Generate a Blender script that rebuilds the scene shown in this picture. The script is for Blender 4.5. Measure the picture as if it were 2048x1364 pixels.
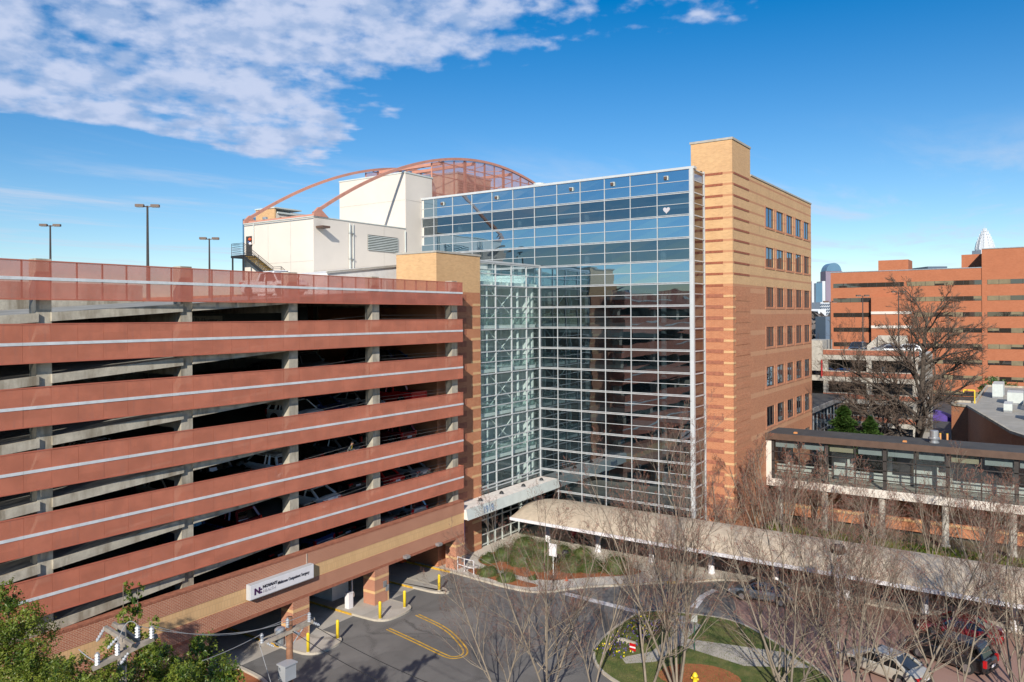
import bpy, math, random
from mathutils import Vector, Matrix, Euler
R = math.radians
random.seed(7)
S = bpy.context.scene
COL = S.collection
for o in list(bpy.data.objects): bpy.data.objects.remove(o)

# ---------------------------------------------------------------- camera
CAM_H = 21.0
YAW = 34.35                       # viewing azimuth measured from +X towards +Y
cd = bpy.data.cameras.new('camera'); cam = bpy.data.objects.new('camera', cd); COL.objects.link(cam)
cd.sensor_width = 36; cd.lens = 36*1545/2048; cd.clip_start = .5; cd.clip_end = 9000
cd.shift_y = -(682-632)/2048      # level camera, lens shifted down a little
ca = R(YAW)
M = Matrix(((math.sin(ca), 0, -math.cos(ca)), (-math.cos(ca), 0, -math.sin(ca)), (0, 1, 0)))
roll = Matrix.Rotation(-0.0061, 3, 'Z')
cam.matrix_world = Matrix.Translation((0, 0, CAM_H)) @ (M @ roll).to_4x4()
S.camera = cam

# ---------------------------------------------------------------- sun, sky
SUN_EL = 27.0; SUN_AZ = 205.5     # azimuth of the sun seen from the scene (from +X, ccw)
sd = bpy.data.lights.new('sun', 'SUN'); sun = bpy.data.objects.new('sun', sd); COL.objects.link(sun)
sd.energy = 4.6; sd.angle = R(.53); sd.color = (1, .93, .82)
tos = Vector((math.cos(R(SUN_AZ))*math.cos(R(SUN_EL)), math.sin(R(SUN_AZ))*math.cos(R(SUN_EL)), math.sin(R(SUN_EL))))
sun.rotation_euler = tos.to_track_quat('Z', 'Y').to_euler()
sun.location = (0, 0, 120)

class NB:                          # tiny node builder
    def __init__(s, nt): s.nt = nt
    def n(s, t, **k):
        x = s.nt.nodes.new(t)
        for a, b in k.items(): setattr(x, a, b)
        return x
    def l(s, a, b): s.nt.links.new(a, b)
    def val(s, sock, v):
        if isinstance(v, bpy.types.NodeSocket): s.l(v, sock)
        else: sock.default_value = v
    def m(s, op, a, b=0.0, c=0.0, clamp=False):
        x = s.n('ShaderNodeMath', operation=op); x.use_clamp = clamp
        s.val(x.inputs[0], a); s.val(x.inputs[1], b); s.val(x.inputs[2], c)
        return x.outputs[0]
    def vm(s, op, a, b=(0, 0, 0), sc=1.0):
        x = s.n('ShaderNodeVectorMath', operation=op)
        s.val(x.inputs[0], a); s.val(x.inputs[1], b)
        if op == 'SCALE': s.val(x.inputs[3], sc)
        return x.outputs[0]
    def mix(s, f, a, b, blend='MIX'):
        x = s.n('ShaderNodeMix', data_type='RGBA', blend_type=blend)
        s.val(x.inputs[0], f)
        for i, v in ((6, a), (7, b)):
            if isinstance(v, bpy.types.NodeSocket): s.l(v, x.inputs[i])
            else: x.inputs[i].default_value = (*v[:3], 1)
        return x.outputs[2]
    def noise(s, vec, scale, detail=3, rough=.5, dist=0):
        x = s.n('ShaderNodeTexNoise'); s.l(vec, x.inputs['Vector'])
        x.inputs['Scale'].default_value = scale; x.inputs['Detail'].default_value = detail
        x.inputs['Roughness'].default_value = rough; x.inputs['Distortion'].default_value = dist
        return x.outputs['Fac']
    def sep(s, v):
        x = s.n('ShaderNodeSeparateXYZ'); s.l(v, x.inputs[0]); return x.outputs
    def comb(s, a, b, c=0.0):
        x = s.n('ShaderNodeCombineXYZ'); s.val(x.inputs[0], a); s.val(x.inputs[1], b); s.val(x.inputs[2], c); return x.outputs[0]
    def step(s, v, a, b):
        x = s.n('ShaderNodeMapRange', interpolation_type='SMOOTHSTEP')
        s.val(x.inputs[0], v); x.inputs[1].default_value = a; x.inputs[2].default_value = b
        return x.outputs[0]
    def lt(s, v, a): return s.m('LESS_THAN', v, a)
    def gt(s, v, a): return s.m('GREATER_THAN', v, a)

W = bpy.data.worlds.new('World'); S.world = W; W.use_nodes = True
nt = W.node_tree; nt.nodes.clear(); B = NB(nt)
sky = B.n('ShaderNodeTexSky', sky_type='NISHITA'); sky.sun_disc = False
sky.sun_elevation = R(SUN_EL); sky.sun_rotation = R(90-SUN_AZ)
sky.air_density = 1.0; sky.dust_density = .0; sky.ozone_density = 4.0; sky.altitude = 200
tc = B.n('ShaderNodeTexCoord').outputs['Generated']
d = B.sep(tc)
hs = B.n('ShaderNodeHueSaturation'); B.l(B.m('ADD', 1.12, B.m('MULTIPLY', d[2], .72)), hs.inputs['Saturation']); hs.inputs['Value'].default_value = .94
B.l(sky.outputs[0], hs.inputs['Color'])
zz = B.m('MAXIMUM', d[2], .03)
P = B.comb(B.m('DIVIDE', d[0], zz), B.m('DIVIDE', d[1], zz))
px, py, _ = B.sep(P)
warp = B.noise(P, 1.3, 4, .6)
w = B.m('MULTIPLY', B.m('SUBTRACT', warp, .5), 1.5)
edge = B.m('ADD', 2.62, B.m('MULTIPLY', B.m('MAXIMUM', B.m('SUBTRACT', py, 2.4), 0), .78))
mr = B.step(B.m('ADD', B.m('SUBTRACT', edge, px), w), -.15, .45)
mb = B.step(B.m('ADD', B.m('SUBTRACT', 4.15, py), B.m('MULTIPLY', w, .5)), -.08, .25)
mbk = B.step(d[0], -.3, .2)
mask = B.m('MULTIPLY', B.m('MULTIPLY', mr, mb), mbk)
Q = B.vm('MULTIPLY', tc, (1, 1, 1.9))
Pw = B.vm('ADD', P, B.vm('SCALE', B.comb(warp, B.noise(P, 2.1, 3)), sc=.22))
puff = B.m('ADD', B.m('MULTIPLY', B.noise(Q, 31.0, 6, .55), .62), B.m('MULTIPLY', B.noise(Q, 13.0, 4, .50), .38))
big = B.noise(P, 1.9, 3)
rip = B.noise(Pw, 3.2, 4, .5)
dens = B.m('ADD', B.m('MULTIPLY', puff, .62), B.m('MULTIPLY', rip, .38))
thr = B.m('ADD', B.m('ADD', dens, B.m('MULTIPLY', B.m('SUBTRACT', big, .5), .26)), B.m('MULTIPLY', mask, .42))
cl = B.m('MULTIPLY', B.step(thr, .75, .97), B.step(mask, .02, .4))
cl = B.m('MULTIPLY', cl, .94)
# thin high streaks low over the horizon
wis = B.noise(B.vm('MULTIPLY', P, (.30, .85, 1)), 1.0, 6, .62, .4)
cw = B.m('MULTIPLY', B.step(wis, .45, .70), B.m('MULTIPLY', B.step(d[2], .0, .09), B.m('SUBTRACT', 1.0, B.step(d[2], .13, .24))))
cw = B.m('MULTIPLY', cw, .62)
shade = B.step(B.m('ADD', B.m('MULTIPLY', B.noise(B.vm('ADD', Q, (.004, .003, .010)), 29.0, 4, .5), .75), B.m('MULTIPLY', rip, .25)), .38, .60)
ccol = B.mix(shade, (2.9, 3.9, 5.9), (4.7, 5.3, 6.9))
c1 = B.mix(cw, hs.outputs[0], (4.9, 5.5, 6.7))
c2 = B.mix(cl, c1, ccol)
bg = B.n('ShaderNodeBackground'); bg.inputs['Strength'].default_value = .10
B.l(c2, bg.inputs['Color']); wo = B.n('ShaderNodeOutputWorld'); B.l(bg.outputs[0], wo.inputs[0])

S.view_settings.view_transform = 'Standard'; S.view_settings.look = 'None'
S.view_settings.exposure = 0.35; S.view_settings.gamma = 1
S.render.engine = 'CYCLES'
S.cycles.max_bounces = 7; S.cycles.transparent_max_bounces = 16
S.cycles.caustics_reflective = False; S.cycles.caustics_refractive = False

# ---------------------------------------------------------------- materials
MAT = {}
def newmat(name):
    m = bpy.data.materials.new(name); m.use_nodes = True; nt = m.node_tree
    b = NB(nt); p = nt.nodes['Principled BSDF']; MAT[name] = m
    return m, b, p
def obco(b): return b.n('ShaderNodeTexCoord').outputs['Object']
def basic(name, col, rough=.7, var=.12, scale=1.5, metal=0, bump=0, bscale=20, coat=0, fine=0, spec=.5):
    m, b, p = newmat(name); v = obco(b)
    dark = tuple(c*(1-var*1.6) for c in col); lite = tuple(min(1, c*(1+var)) for c in col)
    f = b.step(b.noise(v, scale, 5, .6), .3, .7)
    c = b.mix(f, dark, lite)
    if fine:
        f2 = b.step(b.noise(v, scale*14, 3, .6), .35, .65)
        c = b.mix(b.m('MULTIPLY', f2, fine), c, tuple(x*.55 for x in col))
    b.l(c, p.inputs['Base Color']); p.inputs['Roughness'].default_value = rough
    p.inputs['Metallic'].default_value = metal; p.inputs['Specular IOR Level'].default_value = spec
    if coat: p.inputs['Coat Weight'].default_value = coat; p.inputs['Coat Roughness'].default_value = .05
    if bump:
        bn = b.n('ShaderNodeBump'); bn.inputs['Strength'].default_value = bump; bn.inputs['Distance'].default_value = .02
        b.l(b.noise(v, bscale, 4), bn.inputs['Height']); b.l(bn.outputs[0], p.inputs['Normal'])
    return m
def stained(name, col, stain, rough=.85, amt=.6, vs=(1.2, 1.2, .25), scale=1.0):
    """cast concrete or render with vertical run-off stains"""
    m, b, p = newmat(name); v = obco(b)
    a = b.step(b.noise(b.vm('MULTIPLY', v, vs), scale, 6, .65), .42, .72)
    g = b.step(b.noise(v, 2.2, 6, .7), .3, .7)
    c = b.mix(b.m('MULTIPLY', a, amt), b.mix(g, tuple(x*.82 for x in col), tuple(min(1, x*1.1) for x in col)), stain)
    f2 = b.step(b.noise(v, 9, 4, .7), .6, .75)
    c = b.mix(b.m('MULTIPLY', f2, amt*.5), c, tuple(x*.7 for x in stain))
    b.l(c, p.inputs['Base Color']); p.inputs['Roughness'].default_value = rough
    bn = b.n('ShaderNodeBump'); bn.inputs['Strength'].default_value = .3; bn.inputs['Distance'].default_value = .02
    b.l(b.noise(v, 12, 4), bn.inputs['Height']); b.l(bn.outputs[0], p.inputs['Normal'])
    return m
def brickvec(b, v):
    x, y, z = b.sep(v); return b.comb(b.m('ADD', x, y), z)
def brick_node(b, vec, c1, c2, mort, bw=.30, rh=.10, ms=.012):
    t = b.n('ShaderNodeTexBrick'); b.l(vec, t.inputs['Vector'])
    for k, c in (('Color1', c1), ('Color2', c2), ('Mortar', mort)): t.inputs[k].default_value = (*c, 1)
    t.inputs['Scale'].default_value = 1; t.inputs['Brick Width'].default_value = bw
    t.inputs['Row Height'].default_value = rh; t.inputs['Mortar Size'].default_value = ms
    t.inputs['Mortar Smooth'].default_value = .3; t.inputs['Bias'].default_value = 0
    return t.outputs['Color'], t.outputs['Fac']
TAN1, TAN2, TANM = (.66, .40, .19), (.56, .325, .15), (.60, .42, .25)
RED1, RED2, REDM = (.41, .135, .06), (.50, .185, .085), (.50, .30, .18)
def brick(name, c1, c2, mort, streak=.25, **k):
    m, b, p = newmat(name); v = obco(b); vec = brickvec(b, v)
    c, f = brick_node(b, vec, c1, c2, mort, **k)
    a = b.step(b.noise(b.vm('MULTIPLY', v, (.9, .9, .12)), 1, 6, .7), .5, .8)
    g = b.step(b.noise(v, .5, 5, .6), .3, .7)
    c = b.mix(b.m('MULTIPLY', g, .18), c, tuple(x*.65 for x in c1))
    c = b.mix(b.m('MULTIPLY', a, streak), c, tuple(x*.5 for x in c1))
    b.l(c, p.inputs['Base Color']); p.inputs['Roughness'].default_value = .85
    bn = b.n('ShaderNodeBump'); bn.inputs['Strength'].default_value = .4; bn.inputs['Distance'].default_value = .01
    b.l(b.m('SUBTRACT', 1, f), bn.inputs['Height']); b.l(bn.outputs[0], p.inputs['Normal'])
    return m
def tower_mat():
    """main block masonry: buff brick with thin red courses above, red brick with faint paler courses below"""
    m, b, p = newmat('tower_brick'); v = obco(b); vec = brickvec(b, v); x, y, z = b.sep(v)
    ct, f1 = brick_node(b, vec, TAN1, TAN2, TANM)
    cr, f2 = brick_node(b, vec, RED1, RED2, REDM)
    up = b.gt(z, 23.62)
    k = b.m('FRACT', b.m('DIVIDE', b.m('SUBTRACT', z, 23.62-.0), 1.015))
    line = b.m('MULTIPLY', b.lt(k, .19), b.lt(z, 34.1))
    ct2 = b.mix(b.m('MULTIPLY', line, .85), ct, (.47, .21, .11))
    k2 = b.m('FRACT', b.m('DIVIDE', b.m('SUBTRACT', z, 23.62-.55), 2.03))
    pale = b.m('MULTIPLY', b.lt(k2, .22), b.gt(x, 73.9))
    cr2 = b.mix(b.m('MULTIPLY', pale, .34), cr, (.68, .42, .24))
    c = b.mix(up, cr2, ct2)
    a = b.step(b.noise(b.vm('MULTIPLY', v, (1.6, 1.6, .16)), 1, 6, .72), .52, .80)
    g = b.step(b.noise(v, .45, 5, .6), .3, .7)
    c = b.mix(b.m('MULTIPLY', g, .16), c, (.30, .15, .08))
    # run-off staining below the parapet and below the window sills
    zs = b.m('FRACT', b.m('DIVIDE', b.m('SUBTRACT', z, 29.85-4.06*8), 4.06))
    under = b.m('MULTIPLY', b.step(zs, .62, .98), b.gt(x, 76.5))
    top = b.m('MULTIPLY', b.step(z, 32.2, 33.6), b.gt(x, 74.2))
    wt = b.m('ADD', .10, b.m('MULTIPLY', b.m('MAXIMUM', under, top), .5))
    c = b.mix(b.m('MULTIPLY', a, wt), c, (.16, .10, .07))
    b.l(c, p.inputs['Base Color']); p.inputs['Roughness'].default_value = .85
    bn = b.n('ShaderNodeBump'); bn.inputs['Strength'].default_value = .4; bn.inputs['Distance'].default_value = .01
    b.l(b.m('SUBTRACT', 1, f1), bn.inputs['Height']); b.l(bn.outputs[0], p.inputs['Normal'])
    return m
def glass(name, tint, refl, trans, base, rtint=(1, 1, 1), wav=.0, rough=.0):
    """mirror-coated glazing: reflection + see-through + body colour"""
    m, b, p = newmat(name); nt = m.node_tree; nt.nodes.remove(p)
    out = [n for n in nt.nodes if n.type == 'OUTPUT_MATERIAL'][0]
    gl = b.n('ShaderNodeBsdfGlossy'); gl.inputs['Roughness'].default_value = rough; gl.inputs['Color'].default_value = (*rtint, 1)
    tr = b.n('ShaderNodeBsdfTransparent'); tr.inputs['Color'].default_value = (*tint, 1)
    di = b.n('ShaderNodeBsdfDiffuse'); di.inputs['Color'].default_value = (*base, 1)
    if wav:
        v = obco(b); bn = b.n('ShaderNodeBump'); bn.inputs['Strength'].default_value = wav; bn.inputs['Distance'].default_value = .12
        b.l(b.noise(b.vm('MULTIPLY', v, (1, .5, 1.0)), .85, 1), bn.inputs['Height'])
        b.l(bn.outputs[0], gl.inputs['Normal'])
    ge = b.n('ShaderNodeNewGeometry'); dt = b.n('ShaderNodeVectorMath', operation='DOT_PRODUCT'); b.l(ge.outputs['Incoming'], dt.inputs[0]); b.l(ge.outputs['Normal'], dt.inputs[1])
    sch = b.m('POWER', b.m('SUBTRACT', 1.0, b.m('ABSOLUTE', dt.outputs['Value'])), 5.0)      # Schlick, same from both sides
    fac = b.m('ADD', b.m('MULTIPLY', sch, 1-refl), refl, clamp=True)
    m1 = b.n('ShaderNodeMixShader'); m1.inputs[0].default_value = trans
    b.l(di.outputs[0], m1.inputs[1]); b.l(tr.outputs[0], m1.inputs[2])
    m2 = b.n('ShaderNodeMixShader'); b.l(fac, m2.inputs[0]); b.l(m1.outputs[0], m2.inputs[1]); b.l(gl.outputs[0], m2.inputs[2])
    b.l(m2.outputs[0], out.inputs[0]); return m
def meshmat(name, col, opac, sc=26.0):
    """perforated metal: a lattice of small holes, see-through on average by 1 - opac"""
    m, b, p = newmat(name); nt = m.node_tree; v = obco(b); x, y, z = b.sep(v)
    out = [n for n in nt.nodes if n.type == 'OUTPUT_MATERIAL'][0]
    tr = b.n('ShaderNodeBsdfTransparent'); mx = b.n('ShaderNodeMixShader')
    g = b.step(b.noise(v, .8, 4, .6), .3, .7)
    wn = b.n('ShaderNodeTexWhiteNoise', noise_dimensions='2D'); b.l(b.comb(b.m('FLOOR', b.m('DIVIDE', b.m('ADD', x, 12.2), 1.275)), b.m('FLOOR', b.m('DIVIDE', z, 1.015))), wn.inputs['Vector'])
    cb = b.mix(g, tuple(c*.86 for c in col), tuple(c*1.08 for c in col))
    cb = b.mix(b.m('MULTIPLY', wn.outputs['Value'], .26), cb, tuple(c*.62 for c in col))
    stv = b.step(b.noise(b.vm('MULTIPLY', v, (3.2, 3.2, .22)), 1.6, 5, .7), .52, .78)
    cb = b.mix(b.m('MULTIPLY', stv, .42), cb, (.34, .17, .14))
    fl = b.step(b.noise(b.vm('MULTIPLY', v, (1.0, 1.0, 2.5)), 1.1, 6, .75), .62, .74)
    cb = b.mix(b.m('MULTIPLY', fl, .30), cb, (.72, .36, .28))
    b.l(cb, p.inputs['Base Color'])
    p.inputs['Roughness'].default_value = .55
    h = b.m('MULTIPLY', b.m('SINE', b.m('MULTIPLY', b.m('ADD', x, y), 6.2832*sc)), b.m('SINE', b.m('MULTIPLY', z, 6.2832*sc)))
    f = b.m('ADD', opac, b.m('MULTIPLY', h, .28), clamp=True)
    b.l(f, mx.inputs[0]); b.l(tr.outputs[0], mx.inputs[1]); b.l(p.outputs[0], mx.inputs[2]); b.l(mx.outputs[0], out.inputs[0])
    return m
def groundmat(name, col, col2, scale=.6, rough=.9, fine=40, bump=.3, cracks=0, blot=None):
    m, b, p = newmat(name); v = obco(b)
    a = b.step(b.noise(v, scale, 6, .65), .3, .7); f = b.step(b.noise(v, fine, 3, .7), .3, .7)
    c = b.mix(a, col, col2); c = b.mix(b.m('MULTIPLY', f, .35), c, tuple(x*.5 for x in col))
    if blot:
        s = b.step(b.noise(b.vm('MULTIPLY', v, (.25, .9, 1)), .9, 6, .75), .55, .75)
        c = b.mix(b.m('MULTIPLY', s, .5), c, blot)
    if cracks:
        v2 = b.n('ShaderNodeTexVoronoi'); b.l(v, v2.inputs['Vector']); v2.inputs['Scale'].default_value = .13; v2.distance = 'CHEBYCHEV'
        sx = b.sep(v2.outputs['Color'])[0]; c = b.mix(b.m('MULTIPLY', b.gt(sx, .62), .28), c, tuple(x*.6 for x in col))
        ol = b.step(b.noise(v, .9, 3, .6), .66, .72); c = b.mix(b.m('MULTIPLY', ol, .35), c, tuple(x*.35 for x in col))
        vo = b.n('ShaderNodeTexVoronoi', feature='DISTANCE_TO_EDGE'); b.l(b.vm('ADD', v, b.vm('SCALE', b.comb(a, f), sc=.8)), vo.inputs['Vector'])
        vo.inputs['Scale'].default_value = cracks
        c = b.mix(b.m('MULTIPLY', b.lt(vo.outputs['Distance'], .010), .7), c, tuple(x*.4 for x in col))
    b.l(c, p.inputs['Base Color']); p.inputs['Roughness'].default_value = rough
    bn = b.n('ShaderNodeBump'); bn.inputs['Strength'].default_value = bump; bn.inputs['Distance'].default_value = .02
    b.l(b.noise(v, fine*.8, 3), bn.inputs['Height']); b.l(bn.outputs[0], p.inputs['Normal'])
    return m
def leafmat(name, c1, c2, c3, sc=2.0, trans=.25):
    m, b, p = newmat(name); v = obco(b); nt = m.node_tree
    out = [n for n in nt.nodes if n.type == 'OUTPUT_MATERIAL'][0]
    a = b.step(b.noise(v, sc, 2), .35, .65); f = b.step(b.noise(v, sc*9, 2), .55, .75)
    c = b.mix(f, b.mix(a, c1, c2), c3)
    b.l(c, p.inputs['Base Color']); p.inputs['Roughness'].default_value = .42
    tl = b.n('ShaderNodeBsdfTranslucent'); b.l(c, tl.inputs[0]); mx = b.n('ShaderNodeMixShader'); mx.inputs[0].default_value = trans
    b.l(p.outputs[0], mx.inputs[1]); b.l(tl.outputs[0], mx.inputs[2]); b.l(mx.outputs[0], out.inputs[0]); return m

PANEL = meshmat('perforated_panel', (.64, .218, .132), .68)
PANEL2 = meshmat('perforated_panel_top', (.60, .195, .135), .56)
SCREEN = meshmat('screen_mesh', (.55, .23, .17), .56, 12)
SALMON = basic('salmon_steel', (.52, .245, .175), .5, .06)
SEAM = basic('panel_edge', (.44, .13, .08), .5, .05)
STRIP = basic('galvanised_strip', (.62, .64, .66), .4, .08, 2)
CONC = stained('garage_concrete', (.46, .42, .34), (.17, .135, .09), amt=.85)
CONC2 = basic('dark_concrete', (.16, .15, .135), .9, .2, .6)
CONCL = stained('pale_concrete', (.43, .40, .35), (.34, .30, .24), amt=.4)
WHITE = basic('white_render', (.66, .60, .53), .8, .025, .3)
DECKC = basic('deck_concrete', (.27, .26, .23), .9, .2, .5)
WFLASH = basic('white_flashing', (.74, .73, .71), .5, .06)
TWR = tower_mat()
TANB = brick('buff_brick', TAN1, TAN2, TANM)
REDB = brick('red_brick', RED1, RED2, REDM)
GARB = brick('garage_brick', (.36, .12, .065), (.44, .16, .085), (.52, .34, .24), bw=.26, rh=.088, ms=.014)
GART = brick('garage_buff_tile', (.66, .42, .21), (.62, .385, .185), (.52, .33, .17), bw=.2, rh=.43, ms=.012)
DKB = basic('dark_red_brick', (.33, .12, .07), .85, .15, 4)
ORB = brick('orange_brick', (.39, .125, .055), (.43, .145, .068), (.41, .19, .10), bw=.5, rh=.16, ms=.01, streak=.1)
ALU = basic('white_aluminium', (.50, .52, .53), .38, .04)
DKMET = basic('dark_bronze', (.05, .042, .038), .45, .1)
BRNMET = basic('brown_metal', (.11, .065, .045), .5, .1)
BLKMET = basic('black_steel', (.02, .02, .022), .45, .1)
GALV = basic('galvanised_steel', (.45, .46, .47), .35, .12, 3, metal=.6)
SPAN = glass('spandrel_glass', (0, 0, 0), .60, 0, (.03, .07, .10), (.50, .70, .86), wav=.05)
VIS = glass('vision_glass', (.30, .37, .40), .25, .70, (.005, .010, .014), (.72, .86, .95), wav=.05)
ATG = glass('atrium_glass', (.86, .95, .94), .10, .86, (.26, .36, .36), (.85, .95, 1))
WIN = glass('window_glass', (.2, .25, .28), .30, .12, (.008, .012, .018), (.62, .80, 1.0), wav=.05)
BRG = glass('bronze_glass', (.74, .78, .76), .08, .84, (.015, .02, .022), (.9, .95, 1))
RIB = glass('ribbon_glass', (0, 0, 0), .20, 0, (.035, .03, .025), (.6, .6, .62))
BLIND = basic('tan_blind', (.20, .16, .09), .7, .12, .5)
CARG = glass('car_glass', (.1, .12, .13), .12, .12, (.006, .007, .008), (.9, .95, 1))
INTW = basic('interior_white', (.80, .82, .80), .7, .05)
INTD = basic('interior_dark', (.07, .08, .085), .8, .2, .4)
INTF = basic('interior_floor', (.40, .40, .38), .6, .1)
SHADE = basic('roller_shade', (.42, .47, .48), .8, .05)
SHADE2 = basic('roller_shade_cream', (.50, .45, .32), .8, .05)
CANOPY = stained('canopy_membrane', (.56, .46, .34), (.50, .38, .27), amt=.35, vs=(.4, .4, .4))
ENTRY = stained('entry_canopy', (.80, .74, .68), (.66, .52, .45), amt=.5, vs=(.5, .5, .5))
FASC = basic('pale_metal_panel', (.56, .60, .57), .4, .05)
ROOFD = groundmat('dark_roof', (.045, .045, .048), (.075, .073, .07), .5, blot=(.12, .115, .11))
ROOFL = groundmat('gravel_roof', (.30, .28, .24), (.42, .39, .34), .3, blot=(.20, .19, .18))
ASPH = groundmat('asphalt', (.14, .133, .126), (.215, .205, .193), .22, cracks=.16, blot=(.10, .096, .09))
DRIVE = groundmat('drive_concrete', (.42, .38, .33), (.52, .48, .42), .4, cracks=.12)
WALK = groundmat('walk_concrete', (.55, .50, .43), (.66, .60, .52), .4)
KERB = groundmat('kerb_concrete', (.46, .41, .33), (.56, .50, .41), .8)
YEL = basic('yellow_paint', (.72, .42, .04), .6, .25, 3, fine=.6)
YELB = basic('bollard_yellow', (.80, .58, .03), .45, .06)
WPAINT = basic('white_paint', (.62, .60, .60), .7, .15, 3, fine=.3)
MULCH = groundmat('pine_straw', (.32, .10, .035), (.42, .15, .055), 2.0, fine=60, bump=1)
GRASS = groundmat('lawn', (.06, .10, .014), (.17, .16, .05), 1.1, fine=50, bump=1, blot=(.26, .18, .09))
PAVER = brick('brick_pavers', (.38, .135, .10), (.47, .18, .135), (.34, .21, .17), bw=.22, rh=.11, ms=.01)
EARTH = groundmat('earth', (.10, .10, .06), (.15, .13, .08), .05, fine=3)
BARK = stained('pale_bark', (.27, .22, .165), (.11, .088, .07), amt=.6, vs=(3, 3, 1), scale=2)
BARKD = basic('dark_bark', (.075, .058, .045), .9, .3, 3)
TWIG = basic('red_brown_twigs', (.155, .088, .064), .85, .4, 1.5)
TWIGG = basic('grey_brown_twigs', (.115, .08, .058), .85, .25, 1)
LEAF = leafmat('glossy_leaves', (.05, .105, .012), (.19, .24, .03), (.38, .36, .06), 1.0, .35)
LEAFD = leafmat('hedge_leaves', (.075, .105, .028), (.11, .14, .04), (.15, .16, .05), .7)
LEAFE = leafmat('conifer_leaves', (.04, .10, .02), (.085, .16, .035), (.18, .18, .05), .8)
WOODP = basic('pole_wood', (.25, .12, .065), .85, .25, 3)
WOODG = basic('weathered_wood', (.27, .23, .19), .85, .2, 4)
CERAM = basic('glazed_insulator', (.36, .37, .39), .25, .05)
WIRE = basic('wire_dark', (.03, .03, .03), .5, .05)
WIREL = basic('wire_grey', (.34, .34, .34), .4, .05)
SIGNW = basic('sign_white', (.72, .70, .72), .4, .03)
INKP = basic('ink_purple', (.055, .012, .07), .5, .05)
INKG = basic('ink_grey', (.50, .48, .51), .5, .05)
INKD = basic('ink_dark', (.03, .025, .035), .5, .05)
BLUEG = basic('letter_blue_grey', (.20, .27, .38), .4, .05)
PURP = basic('purple_fabric', (.09, .05, .28), .7, .15)
TYRE = basic('tyre_rubber', (.018, .018, .018), .8, .1)
RIM = basic('alloy', (.45, .45, .46), .3, .05, metal=.8)
REDL = basic('tail_lens', (.45, .008, .012), .2, .05)
CLRL = basic('head_lens', (.62, .64, .66), .1, .03)
PLAST = basic('black_plastic', (.02, .02, .02), .5, .1)
ORANGE = basic('orange_plastic', (.75, .10, .02), .5, .06)
def paint(n, c, metal=.0): return basic('car_paint_'+n, c, .28, .02, .5, metal=metal, coat=1.0)
PW, PS, PG, PK, PB, PR, PT, PD = (paint('white', (.85, .85, .84)), paint('silver', (.42, .44, .46), .4), paint('grey', (.15, .17, .19), .4),
    paint('black', (.014, .014, .016)), paint('blue', (.02, .05, .16), .2), paint('red', (.55, .01, .012)), paint('beige', (.48, .44, .37), .2), paint('maroon', (.22, .012, .018), .2))

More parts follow.
